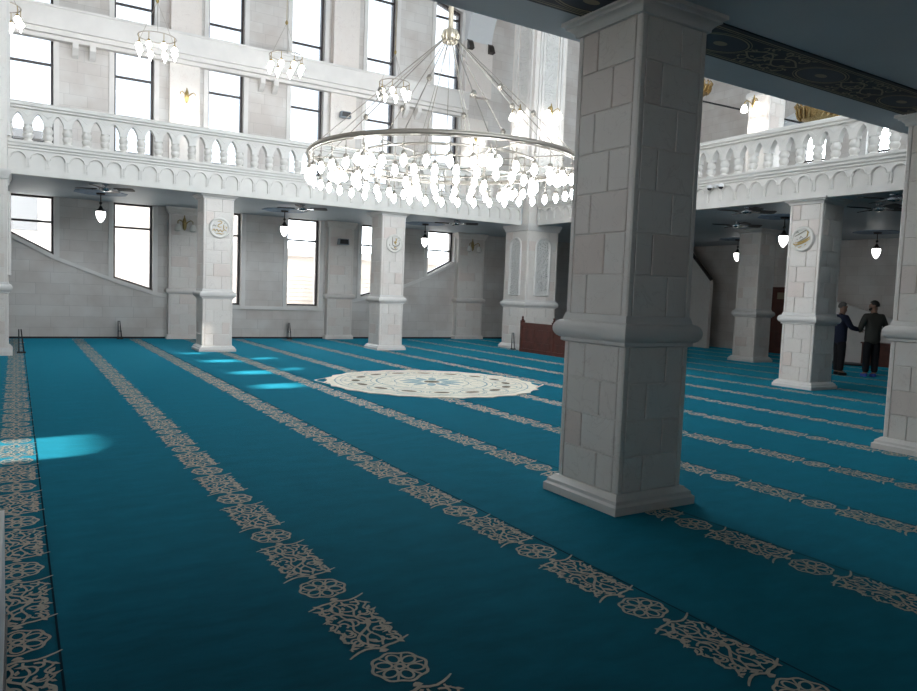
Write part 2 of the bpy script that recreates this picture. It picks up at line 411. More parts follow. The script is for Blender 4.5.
# the sweeping sill line under the lower windows
for pts in ([(-1.2, 3.35), (-.14, 2.60), (.86, 2.08), (2.28, 1.54), (3.27, 1.23), (3.62, 1.16)], [(4.5, .88), (8.3, .88)], [(9.2, 1.15), (9.57, 1.23), (10.58, 1.50), (12.02, 2.05), (13.08, 2.58)]):
    mb = MB()
    for p, q in zip(pts, pts[1:]): mb.prism([p, q, (q[0], q[1]+.10), (p[0], p[1]+.10)], XZ, WY-.06, WY+.02)
    trim(mb)
# ledge between the upper windows
mb = MB(); mb.box((-6, WY-.42, 7.86), (13.2, WY+.01, 8.40)); mb.box((-6, WY-.34, 7.74), (13.2, WY+.01, 7.86)); mb.box((-6, WY-.22, 7.64), (13.2, WY+.01, 7.74))
mb.box((-6, WY-.45, 8.36), (13.2, WY+.01, 8.42)); trim(mb, M['trim'])
for cx in (1.35, 1.75, 6.2, 6.6, 10.95, 11.4):
    mb = MB(); mb.prism([(0, 7.66), (.28, 7.66), (.26, 7.5), (.12, 7.36), (0, 7.30)], lambda a, b, d: (d, WY-a, b), cx-.07, cx+.07); trim(mb)
# pilasters
PIL = [(3.66, 4.46), (8.36, 9.2), (13.12, 14.2)]
def pilaster(x0, x1, yf):
    cx, h = (x0+x1)/2, (x1-x0)/2
    mb = MB()
    def course(z0, z1, n):
        dz = (z1-z0)/n
        for k in range(n):
            j = x0+(x1-x0)*(.36 if k % 2 else .66)
            for a, b in ((x0+.06, j-.005), (j+.005, x1-.06)):
                mb.tray((a, yf, z0+k*dz+.005), V((1, 0, 0)), V((0, 0, 1)), V((0, -1, 0)), b-a, dz-.01, .012, .004)
        mb.box((x0, yf, z0), (x1, WY+.02, z1)); mb.box((x0, yf-.012, z0), (x0+.05, yf+.02, z1)); mb.box((x1-.05, yf-.012, z0), (x1, yf+.02, z1))
    course(.12, 1.28, 4); course(1.44, 3.52, 7)
    def sq(prof):
        vs = []
        for o, z in prof: vs += [(x0-o, WY+.01, z), (x0-o, yf-o, z), (x1+o, yf-o, z), (x1+o, WY+.01, z)]
        n = len(prof); fs = [(3, 2, 1, 0), tuple(4*n-4+k for k in range(4))]
        for i in range(n-1):
            for k in range(3): fs.append((4*i+k, 4*i+k+1, 4*i+5+k, 4*i+4+k))
        mb.add(vs, fs)
    sq([(.05, 0), (.05, .08), (.03, .12), (.012, .13)])
    sq([(.012, 1.27)]+[(.02+.06*cos(q), 1.36+.075*sin(q)) for q in [-pi/2+pi*i/8 for i in range(9)]]+[(.012, 1.45)])
    sq([(.012, 3.5), (.03, 3.53), (.05, 3.6), (.09, 3.66), (.09, CEIL)])
    mb.box((x0, yf+.1, 4.2), (x1, WY+.02, 7.66)); mb.box((x0, yf-.02, 8.4), (x1, WY+.02, 10.2 if x0 > 13 else TOP))
    mb.box((x0-.05, yf+.06, 4.2), (x1+.05, WY+.02, 4.35))
    trim(mb, M['stone'])
for a, b in PIL: pilaster(a, b, WY-.22)

# ------------------------------------------------------------------ other walls, galleries, upper ceiling
YZ = lambda a, b, d: (d, a, b)
def slab_poly(name, rects, z0, z1, mat):
    mb = MB()
    for x0, y0, x1, y1 in rects: mb.box((x0, y0, z0), (x1, y1, z1))
    return struct(mb.build(name, mat))
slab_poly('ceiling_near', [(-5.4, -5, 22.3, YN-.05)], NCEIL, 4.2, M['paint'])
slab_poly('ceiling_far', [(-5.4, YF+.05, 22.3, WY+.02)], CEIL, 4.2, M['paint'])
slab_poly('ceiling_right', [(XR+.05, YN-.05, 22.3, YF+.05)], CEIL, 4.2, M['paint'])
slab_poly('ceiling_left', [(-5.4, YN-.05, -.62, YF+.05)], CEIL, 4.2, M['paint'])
slab_poly('ceiling_upper', [(-5.4, -5.4, 22.3, 22.3)], TOP, TOP+.3, M['white_paint'])
mb = MB(); NW = [(-3.6+2.42*k, -1.7+2.42*k) for k in range(10)]; ed = [-5.4]  # NW: unseen windows behind the camera, added to daylight the nave
for a, b in NW: ed += [a, b]
ed.append(22.3)
for i in range(0, len(ed), 2): mb.prism([(ed[i], -.05), (ed[i+1], -.05), (ed[i+1], TOP), (ed[i], TOP)], XZ, -5.3, -5)
for k, (a, b) in enumerate(NW):
    if k in (): mb.prism([(a, -.05), (b, -.05), (b, 2.3), (a, 2.3)], XZ, -5.3, -5); mb.prism([(a, 3.4), (b, 3.4), (b, 5.4), (a, 5.4)], XZ, -5.3, -5)
    else: mb.prism([(a, -.05), (b, -.05), (b, 5.4), (a, 5.4)], XZ, -5.3, -5)
    mb.prism([(a, 12.6), (b, 12.6), (b, TOP), (a, TOP)], XZ, -5.3, -5)
struct(mb.build('wall_near', M['wall_xz']))
for a, b in NW: window([(a, 5.4), (b, 5.4), (b, 12.6), (a, 12.6)], [7.8, 10.2], -5.15)

# right wall, with upper windows
RW = [(4.0, 4.9), (9.4, 10.3), (11.75, 12.6), (13.9, 14.75)]
mb = MB(); ed = [-5.0]
for a, b in RW: ed += [a, b]
ed.append(22.3)
for i in range(0, len(ed), 2): mb.prism([(ed[i], -.05), (ed[i+1], -.05), (ed[i+1], TOP), (ed[i], TOP)], YZ, WX, WX+.4)
for a, b in RW:
    mb.prism([(a, -.05), (b, -.05), (b, 5.0), (a, 5.0)], YZ, WX, WX+.4); mb.prism([(a, 7.2), (b, 7.2), (b, TOP), (a, TOP)], YZ, WX, WX+.4)
struct(mb.build('wall_right', M['wall_yz']))
for a, b in RW:
    wn[0] += 1; mb = MB(); x = WX+.2
    for p, q in (((x-.04, a, 5.0), (x+.04, a+.06, 7.2)), ((x-.04, b-.06, 5.0), (x+.04, b, 7.2)), ((x-.04, a, 5.0), (x+.04, b, 5.06)), ((x-.04, a, 7.14), (x+.04, b, 7.2)), ((x-.03, a, 6.3), (x+.03, b, 6.36))): mb.box(p, q)
    o = struct(mb.build('window_%d' % wn[0], M['frame'])); g = MB(); g.box((x-.004, a+.03, 5.03), (x+.004, b-.03, 7.17)); g.build('glass', M['glass'], o)

# left wall: unseen slits added to cast the sun patches, traced back along the sun
SUN = V((.9, .42, -.30))
def back(px, py, pz, x=-5.0): s = (px-x)/SUN.x; return (py-SUN.y*s, pz-SUN.z*s)
def left_wall():
    holes = []
    def hole(pts, zoff=0): holes.append([back(px, py, pz) for px, py, pz in pts])
    hole([(-.9, 7.12, 0), (.58, 7.28, 0), (.80, 7.75, 0), (.62, 8.25, 0), (-.9, 8.12, 0)])
    for x0, x1, y0, y1 in ((3.36, 4.02, 15.12, 15.62), (3.40, 4.12, 13.0, 13.5), (3.28, 3.98, 11.1, 11.6)):
        hole([(x0, y0, 0), (x1, y0, 0), (x1, y1, 0), (x0, y1, 0)])
    for x0, x1, y0, y1 in ((4.45, 4.9, 15.62, 15.95), (4.45, 4.78, 13.5, 13.8)):
        hole([(x0, y0, 0), (x1, y0, 0), (x1, y1, 0), (x0, y1, 0)])
    hole([(3.2, 17.02, 0), (3.72, 17.02, 0), (3.72, 17.28, 0), (3.2, 17.28, 0)])
    hole([(3.745, 17.55, .08), (3.90, 17.55, .10), (3.90, 17.55, 1.0), (3.745, 17.55, 1.1)])
    holes.append([(-1.5, 2.05), (2.8, 2.05), (2.8, 3.1), (-1.5, 3.1)])  # unseen opening added to light the near pillar from the left
    bm_wall = MB(); bm_wall.prism([(-5.0, -.05), (22.3, -.05), (22.3, TOP), (-5.0, TOP)], YZ, -5.04, -5.0)
    w = struct(bm_wall.build('wall_left', M['wall_yz']))
    cut = MB()
    for h in holes:
        a = sum((h[i][0]*h[(i+1) % len(h)][1]-h[(i+1) % len(h)][0]*h[i][1]) for i in range(len(h)))
        cut.prism(h if a < 0 else h[::-1], YZ, -5.3, -4.8)
    c = cut.build('cutter', M['trim'])
    md = w.modifiers.new('slits', 'BOOLEAN'); md.operation = 'DIFFERENCE'; md.object = c; md.solver = 'EXACT'; md.use_self = True
    dg = bpy.context.evaluated_depsgraph_get(); me = bpy.data.meshes.new_from_object(w.evaluated_get(dg))
    w.modifiers.clear(); w.data = me; bpy.data.objects.remove(c)
left_wall()
mb = MB(); mb.box((-9.0, -4.5, 3.2), (-5.04, 4.5, 3.35)); mb.box((-9.0, -4.5, -.5), (-8.8, -4.3, 3.2)); mb.box((-9.0, 4.3, -.5), (-8.8, 4.5, 3.2)); trim(mb, M['trim'])   # unseen porch canopy, added to keep direct sun out of the left opening

# baseboard along the far wall
mb = MB(); mb.box((-5, WY-.03, 0), (WX, WY+.01, .05)); struct(mb.build('baseboard_far', M['black']))

# near gallery: its soffit band and its face to the nave
def near_band():
    mb = MB(); x0, x1, y0, y1, z = -4.0, 21.0, 3.91, 4.46, NCEIL-.012
    mb.box((x0, y0, z), (x1, y1, NCEIL+.001))
    yc = (y0+y1)/2; cnt = [0]
    def fn(a, b): return (a, yc+b, z-.004-cnt[0]*3e-5)
    mb.cur = 1
    for v in (-.235, .235, -.21, .21): mb.ribbon([(x0, v), (x1, v)], .012 if abs(v) > .22 else .007, fn)
    k0 = -4
    for k in range(k0, 14):
        c = 3.60+1.42*k
        if c < x0+1 or c > x1-1: continue
        mb.cur = 1
        E = lambda rx, ry, n=28: [(c+rx*cos(2*pi*i/n), ry*sin(2*pi*i/n)) for i in range(n)]
        mb.ribbon(E(.30, .165), .014, fn, True); mb.ribbon(E(.33, .19), .008, fn, True)
        mb.cur = 2; mb.fill(E(.28, .15)[::-1], lambda a, b: (a, yc+b, z-.003))
        mb.cur = 1; mb.fill(E(.075, .04)[::-1], lambda a, b: (a, yc+b, z-.0085))
        if not -2 < c < 12: continue
        for sg in (1, -1):
            for m in (0, 1):
                # scrolls between the ovals
                s0 = c+.33+.0; L = .71
                P = [(s0+L*i/24, sg*.11*sin(2*pi*i/24*1.0+m*pi)*(.5+.5*sin(pi*i/24))) for i in range(25)]
                cnt[0] += 1; mb.ribbon(P, .016, fn)
            for (u, v, R, d) in ((.42, .12, .07, 1), (.60, .06, .085, -1), (.78, .12, .075, 1), (.95, .12, .07, -1), (.69, .165, .04, 1), (.52, .175, .035, -1), (.86, .175, .035, 1)):
                cnt[0] = (cnt[0]+1) % 90; mb.ribbon([(c+u+R*(1-.75*i/14)*cos(d*5.5*i/14+u*9), sg*(v+R*(1-.75*i/14)*sin(d*5.5*i/14+u*9))) for i in range(15)], [.018-.008*i/14 for i in range(15)], fn)
            rr = random.Random(k*3+sg)
            for q in range(12):
                u = c+.36+.66*q/11; v = sg*rr.choice((.05, .1, .16, .19)); a = rr.uniform(0, pi); l, b = .035, .014
                P = [(u+l*cos(a), v+l*sin(a)), (u-b*sin(a), v+b*cos(a)), (u-l*cos(a), v-l*sin(a)), (u+b*sin(a), v-b*cos(a))]
                cnt[0] = (cnt[0]+1) % 90; mb.fill(P[::-1], fn)
    o = mb.build('trim_soffit_band', [M['band'], M['band_gold'], M['band_blue']]); struct(o)
near_band()
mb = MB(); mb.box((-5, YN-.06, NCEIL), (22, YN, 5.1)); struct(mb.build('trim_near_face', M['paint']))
mb = MB(); mb.box((-.68, YN, CEIL-.03), (-.60, YF, 4.35)); struct(mb.build('trim_left_face', M['fascia']))

# ------------------------------------------------------------------ balustrades with carved fascia
def arch_cells(mb, P3, n, s0, pitch, wid, zs, zt, rise, d0, d1, pointed, zb=None, backface=True, seg=8):
    """a strip of arched openings; P3(s, d, z). zs spring height, zt top, zb adds jambs and a sill down to zb"""
    h = wid/2; arc = []
    for i in range(seg+1):
        u = -1+2*i/seg
        z = rise*((1-abs(u)**1.7) if pointed else math.sqrt(max(0, 1-u*u)))
        arc.append((u*h, zs+z))
    for k in range(n):
        c = s0+pitch*(k+.5); a, b = c-pitch/2, c+pitch/2
        for d, flip in ((d0, False), (d1, True)):
            if flip and not backface: continue
            vs = []; fs = []
            for x, z in arc: vs += [P3(c+x, d, z), P3(c+x, d, zt)]
            for i in range(seg): fs.append((2*i, 2*i+2, 2*i+3, 2*i+1))
            o = len(vs); lo = zb if zb is not None else zs
            for x0, x1 in ((a, c-h), (c+h, b)):
                vs += [P3(x0, d, lo), P3(x1, d, lo), P3(x1, d, zt), P3(x0, d, zt)]; fs.append((o, o+1, o+2, o+3)); o += 4
            mb.add(vs, [f[::-1] for f in fs] if flip else fs)
        vs = []; line = ([(-h, zb)] if zb is not None else [])+arc+([(h, zb)] if zb is not None else [])
        for x, z in line: vs += [P3(c+x, d0, z), P3(c+x, d1, z)]
        mb.add(vs, [(2*i, 2*i+1, 2*i+3, 2*i+2) for i in range(len(line)-1)])
        if zb is None:      # underside of the piers between arches
            for x0, x1 in ((a, c-h), (c+h, b)): mb.add([P3(x0, d0, zs), P3(x0, d1, zs), P3(x1, d1, zs), P3(x1, d0, zs)], [(0, 1, 2, 3)])
        else:
            mb.add([P3(c-h, d0, zb), P3(c-h, d1, zb), P3(c+h, d1, zb), P3(c+h, d0, zb)], [(0, 1, 2, 3)])

def balustrade(label, origin, rz, n, pitch):
    """runs along local +x, its face towards local -y"""
    t = thing('gallery_balustrade', label, 'balustrade', origin, rz, 'gallery balustrades')
    L = n*pitch; P3 = lambda s, d, z: (s, d, z)
    # fascia with blind arches
    mb = MB(); z0 = CEIL-.03
    mb.box((0, .03, z0), (L, .12, 4.2))
    arch_cells(mb, P3, n, 0, pitch, .25, 4.0, 4.18, .115, -.005, .03, False, zb=3.80, backface=False, seg=10)
    mb.add([P3(0, -.005, z0), P3(L, -.005, z0), P3(L, -.005, 3.80), P3(0, -.005, 3.80)], [(0, 1, 2, 3)]); mb.add([P3(0, -.005, z0), P3(0, .03, z0), P3(L, .03, z0), P3(L, -.005, z0)], [(0, 1, 2, 3)])
    for k in range(n):
        c = pitch*(k+.5); a = [(c+.135*cos(pi-pi*i/12), -.012, 4.0+.13*sin(pi-pi*i/12)) for i in range(13)]
        mb.tube(a, .011, 6)
    for k in range(n+1):
        for z, r in ((4.0, .02), (3.965, .014), (3.94, .014), (3.915, .014), (3.89, .014), (3.85, .022), (3.815, .014)):
            mb.box((pitch*k-r, -.005-r, z-.011), (pitch*k+r, .0, z+.011))
    mb.build('carved_fascia', M['fascia'], t)
    prof = [(0, 4.16), (-.03, 4.18), (-.03, 4.21), (-.065, 4.235), (-.065, 4.27), (-.09, 4.30), (-.09, 4.345), (.0, 4.36), (.24, 4.36), (.24, 4.16)]
    def run(prof, name):
        mb = MB(); m = len(prof); mb.add([(0, d, z) for d, z in prof]+[(L, d, z) for d, z in prof], [(i, m+i, m+(i+1) % m, (i+1) % m) for i in range(m)]+[tuple(range(m)), tuple(range(2*m-1, m-1, -1))])
        return mb.build(name, M['fascia'], t)
    run(prof, 'base_cornice')
    run([(.0, 4.985), (-.045, 5.0), (-.045, 5.03), (-.085, 5.05), (-.085, 5.10), (-.06, 5.13), (.26, 5.13), (.28, 5.09), (.24, 5.0), (.2, 4.985)], 'handrail')
    mb = MB(); arch_cells(mb, P3, n, 0, pitch, .215, 4.74, 5.0, .185, .02, .18, True, seg=8)
    for k in range(n):
        c = pitch*(k+.5)
        mb.tube([(c-pitch*.5+pitch*i/8, .018, 4.845+.115*sin(pi*i/8)) for i in range(9)], .008, 5)
    mb.build('pointed_arcade', M['fascia'], t)
    mb = MB(); mb.lathe([(.088, 4.355), (.088, 4.385), (.068, 4.395), (.064, 4.41), (.084, 4.44), (.096, 4.48), (.090, 4.51), (.074, 4.53), (.08, 4.545), (.093, 4.58), (.097, 4.61), (.088, 4.64), (.072, 4.665), (.068, 4.69)], n=14)
    mb.box((-.078, -.078, 4.69), (.078, .078, 4.745))
    b0 = mb.build('baluster', M['fascia'], t, 40); b0.location = (0, .1, 0)
    for k in range(1, n+1):
        b = b0.copy(); COL.objects.link(b); b.parent = t; b.location = (pitch*k, .1, 0)
    return t
balustrade('long white stone balustrade with pointed arches along the far gallery below the tall windows', (-.12, YF, 0), 0, 36, .3560)
balustrade('white stone balustrade with pointed arches on the right gallery, above the two men', (XR, 17.03, 0), -pi/2, 33, .3565)

# ------------------------------------------------------------------ pillars
def course_faces(mb, h, z0, z1, n, flip=0, joints=(.34, .68), strip=.062, gap=.011, dep=.014):
    dz = (z1-z0)/n
    mb.box((-h+dep, -h+dep, z0), (h-dep, h-dep, z1))
    for sx in (-1, 1):
        for sy in (-1, 1):
            a, b = sorted((sx*h, sx*(h-strip+gap))); c, d = sorted((sy*h, sy*(h-strip+gap))); e = .012
            poly = [(sx*(h-strip+gap), sy*h), (sx*(h-e), sy*h), (sx*h, sy*(h-e)), (sx*h, sy*(h-strip+gap)), (sx*(h-strip+gap), sy*(h-strip+gap))]
            if sx*sy > 0: poly = poly[::-1]
            mb.prism(poly, lambda a, b, d: (a, b, d), z0, z1)
    for face, (ux, un) in enumerate(((V((1, 0, 0)), V((0, -1, 0))), (V((0, -1, 0)), V((-1, 0, 0))), (V((-1, 0, 0)), V((0, 1, 0))), (V((0, 1, 0)), V((1, 0, 0))))):
        for k in range(n):
            j = joints[(k+face+flip) % 2]; W = 2*(h-strip)
            for a, b in ((0, j*W-gap/2), (j*W+gap/2, W)):
                o = un*(h-dep)-ux*(h-strip)+ux*a+V((0, 0, z0+k*dz+gap/2))
                mb.tray(o, ux, V((0, 0, 1)), un, b-a, dz-gap, dep, .004)
TORUS = [(0, 1.245), (.022, 1.255), (.022, 1.285)]+[(.014+.058*cos(q), 1.352+.072*sin(q)) for q in [-pi/2+pi*i/10 for i in range(11)]]+[(.014, 1.432), (.006, 1.46), (0, 1.48)]
CAP = [(0, -.125), (.018, -.12), (.02, -.10), (.032, -.085), (.055, -.065), (.075, -.058), (.075, -.045), (.09, -.035), (.105, -.03), (.105, .004)]
def pillar(label, x, y, h=.345, up=None, flip=0, top=CEIL, group='white block pillars'):
    t = thing('stone_pillar', label, 'pillar', (x, y, 0), 0, group)
    mb = MB(); mb.square([(.082, 0), (.082, .06), (.062, .075), (.058, .1), (.032, .12), (.018, .135), (0, .14)], h); mb.build('plinth', M['trim'], t, 30)
    mb = MB(); course_faces(mb, h, .135, 1.25, 4, flip); mb.build('lower_shaft', M['stone'], t)
    mb = MB(); mb.square(TORUS, h); mb.build('moulding', M['trim'], t, 40)
    mb = MB(); course_faces(mb, h, 1.475, top-.12, 7, flip+1, (.30, .62)); mb.build('upper_shaft', M['stone'], t)
    mb = MB(); mb.square([(o, top+z) for o, z in CAP], h); mb.build('capital', M['trim'], t, 40)
    if up:
        mb = MB(); course_faces(mb, h*.98, CEIL, up, int((up-CEIL)/.33), flip); mb.build('gallery_shaft', M['stone'], t)
        mb = MB(); mb.square([(0, 7.3), (.06, 7.34), (.06, 7.42), (.03, 7.46), (0, 7.48)], h); mb.build('gallery_moulding', M['trim'], t, 40)
    return t
pillar('big shaded stone block pillar in front, nearest of all, between the rug and the right gallery', 4.185, 4.245, top=NCEIL)
pillar('stone block pillar cut off by the right edge of the photo, its side towards the nave', 8.875, 4.105, flip=1, top=NCEIL)
pillar('free-standing white pillar second from the left, with a pale roundel and a sunlit strip at its foot', 4.075, 17.90)
pillar('white pillar with an ivory roundel behind the round rug, below the chandelier', 8.635, 17.90, flip=1)
pillar('white pillar with a gold-lettered roundel on the right, beside the two standing men', 13.425, 8.60)
pillar('dim grey-white pillar deep under the right gallery, in front of the dark wooden door', 17.84, 13.14, up=TOP, flip=1)
pillar('white pillar of the right colonnade hidden straight behind the big front pillar', 13.425, 13.10)

def corner_pier(label, x, y, h, faces):
    t = thing('corner_pier', label, 'pillar', (x, y, 0), 0, 'carved corner piers')
    mb = MB(); mb.square([(.07, 0), (.07, .07), (.04, .11), (.02, .14), (0, .15)], h); mb.build('plinth', M['trim'], t, 30)
    mb = MB(); course_faces(mb, h, .14, 1.25, 4, 0, (.3, .7)); mb.build('lower_shaft', M['stone'], t)
    mb = MB(); mb.square(TORUS, h); mb.build('moulding', M['trim'], t, 40)
    mb = MB(); course_faces(mb, h, 1.475, 3.5, 7, 1, (.3, .7)); mb.build('upper_shaft', M['stone'], t)
    mb = MB(); mb.square([(0, 3.5), (.03, 3.53), (.03, 3.58), (.07, 3.64), (.07, CEIL+.004)], h); mb.build('capital', M['trim'], t, 40)
    mb = MB(); mb.box((-h, -h, CEIL), (h, h, TOP)); mb.square([(0, 7.3), (.06, 7.34), (.06, 7.44), (0, 7.5)], h) if x < 0 else None
    mb.build('gallery_shaft', M['stone'], t)
    for un, ux in faces:
        w, z0, z1 = .26, 1.62, 3.05
        def P(a, b, d): return tuple(un*(h+d)+ux*a+V((0, 0, b)))
        arc = [(w, z0)]+[(w*cos(pi*i/14), z1+w*sin(pi*i/14)) for i in range(15)]+[(-w, z0)]
        mb = MB(); mb.prism(arc[::-1], P, .0, .018); mb.build('carved_panel', M['carve'], t)
        mb = MB(); pts = [P(a, b, .02) for a, b in arc]; mb.tube(pts+[pts[0]], .034, 8, cap=False); mb.tube([P(a*.84, z0+(b-z0)*.965+.03, .02) for a, b in arc], .014, 6); mb.build('panel_frame', M['trim'], t, 40)
        mb = MB()      # tall fluted panel on the gallery storey
        for a in (-.40, -.30, .30, .40): mb.prism([(a-.035, 4.4), (a+.035, 4.4), (a+.035, 11.5), (a-.035, 11.5)], P, 0, .05)
        mb.build('gallery_panel_frame', M['trim'], t)
        mb = MB(); mb.prism([(-.22, 4.5), (.22, 4.5), (.22, 11.4), (-.22, 11.4)], P, 0, .012); mb.build('gallery_carved_panel', M['carve'], t)
    return t
FX, FY = (V((-1, 0, 0)), V((0, -1, 0))), (V((0, -1, 0)), V((1, 0, 0)))
corner_pier('broad corner pier with arched carved foliage panels where the two galleries meet', 13.33, 17.68, .565, [FX, FY])
corner_pier('white corner pier cut off by the left edge of the photo', -.70, 17.68, .575, [(V((1, 0, 0)), V((0, 1, 0))), FY])

# arch above the far right corner
mb = MB(); R, yc, zc = 1.65, 19.95, 9.95
arc = [(yc+R*cos(pi*i/24), zc+R*1.15*sin(pi*i/24)) for i in range(25)]
mb.prism([(yc-R-.1, TOP), (yc-R-.1, zc)]+arc[::-1]+[(yc+R+.2, zc), (yc+R+.2, TOP)], YZ, 13.16, 14.15)
struct(mb.build('wall_arch', M['white_paint']))
for x in (13.15, 14.0):
    mb = MB(); mb.prism([(yc+R+.02, zc-.06), (yc+R-.01, zc+.30), (yc+R-.10, zc+.22), (yc+R-.20, zc-.02)], YZ, x, x+.2); trim(mb, M['bronze'])

# ------------------------------------------------------------------ roundels with gilt letters
def roundel(label, loc, rz, strokes, gold, dark):
    """faces local -y"""
    t = thing('calligraphy_roundel', label, 'roundel', loc, rz, 'calligraphy roundels on the pillars')
    R = .245; prof = [(R, 0), (R, .025), (R-.02, .045), (R-.045, .045), (R-.06, .03), (.001, .03)]
    mb = MB(); vs = []; n = 40
    for r, d in prof:
        for k in range(n): vs.append((r*cos(2*pi*k/n), -d, r*sin(2*pi*k/n)))
    mb.add(vs, [(i*n+k, i*n+(k+1) % n, (i+1)*n+(k+1) % n, (i+1)*n+k) for i in range(len(prof)-1) for k in range(n)]+[tuple(range(n))])
    mb.build('disc', M['ivory'], t, 40)
    mb = MB(); mb.cur = 0
    for s, w, ci in strokes:
        mb.cur = ci; mb.tube([(x*R, -.035, z*R) for x, z in s], [w*R*(.6 if i in (0, len(s)-1) else 1) for i in range(len(s))], 6)
    mb.build('lettering', [M[gold], M[dark]], t, 60, )
pt = lambda *a: list(a)
S1 = [([(-.2, .58), (.0, .66), (.2, .56), (.12, .42), (-.12, .32), (-.2, .16), (.0, .06), (.2, .12)], .042, 0), ([(-.68, .12), (-.54, .26), (-.42, .14), (-.34, .26)], .04, 1), ([(.5, .16), (.66, .08), (.58, -.04)], .045, 0),
      ([(-.68, -.30), (-.54, -.12), (-.42, -.32), (-.28, -.12), (-.14, -.34), (.06, -.16), (.2, -.36), (.4, -.12), (.62, -.26)], .055, 0), ([(.34, .34), (.36, .06), (.3, -.1)], .045, 0), ([(-.34, -.56), (-.1, -.5), (.16, -.58), (.36, -.5)], .045, 0), ([(.42, .44), (.5, .5)], .045, 1)]
S2 = [([(-.28, .68), (-.26, .2), (-.25, -.2)], .06, 1), ([(-.25, -.15), (0, -.3), (.3, -.25), (.55, -.1), (.6, .15)], .06, 1), ([(.05, .5), (.25, .55), (.15, .25), (0, .05), (.2, -.1)], .06, 0), ([(-.1, .2), (.1, .1), (.25, .15)], .07, 0),
      ([(-.45, -.45), (-.2, -.62), (.15, -.66), (.4, -.55)], .06, 1), ([(-.05, -.4), (.1, -.5), (.25, -.42)], .07, 0), ([(.5, .25), (.55, .4)], .05, 1), ([(-.65, -.1), (-.55, -.3)], .05, 1), ([(.4, .55), (.5, .65)], .045, 1)]
S3 = [([(-.62, .22), (-.2, .42), (.35, .70)], .05, 1), ([(-.5, .5), (-.4, .6), (-.3, .5)], .045, 1), ([(-.2, .05), (-.1, .2), (.05, .1)], .05, 1), ([(-.45, .0), (-.35, -.02)], .05, 1), ([(-.35, -.25), (.05, -.05), (.4, .15)], .05, 1),
      ([(.4, .15), (.5, .5), (.38, .65)], .055, 0), ([(-.8, -.35), (-.5, -.46), (-.1, -.38), (.3, -.22), (.7, .0)], .06, 0), ([(-.6, -.28), (-.3, -.3), (.1, -.18), (.45, .0), (.68, .16)], .05, 0), ([(-.6, -.62), (-.45, -.6)], .05, 0), ([(-.25, -.66), (.0, -.58)], .05, 0), ([(.25, -.5), (.38, -.42)], .05, 0)]
roundel('pale round plaque with faint gold letters on the second pillar from the left', (4.09, 17.545, 2.91), 0, S1, 'gilt', 'glyph_dark')
roundel('ivory round plaque with slender brown letters on the pillar behind the rug', (8.645, 17.545, 2.86), 0, S2, 'gilt', 'glyph_dark')
roundel('ivory round plaque with bold gold letters on the right-hand pillar beside the men', (13.07, 8.62, 2.91), -pi/2, S3, 'gilt', 'glyph_dark')

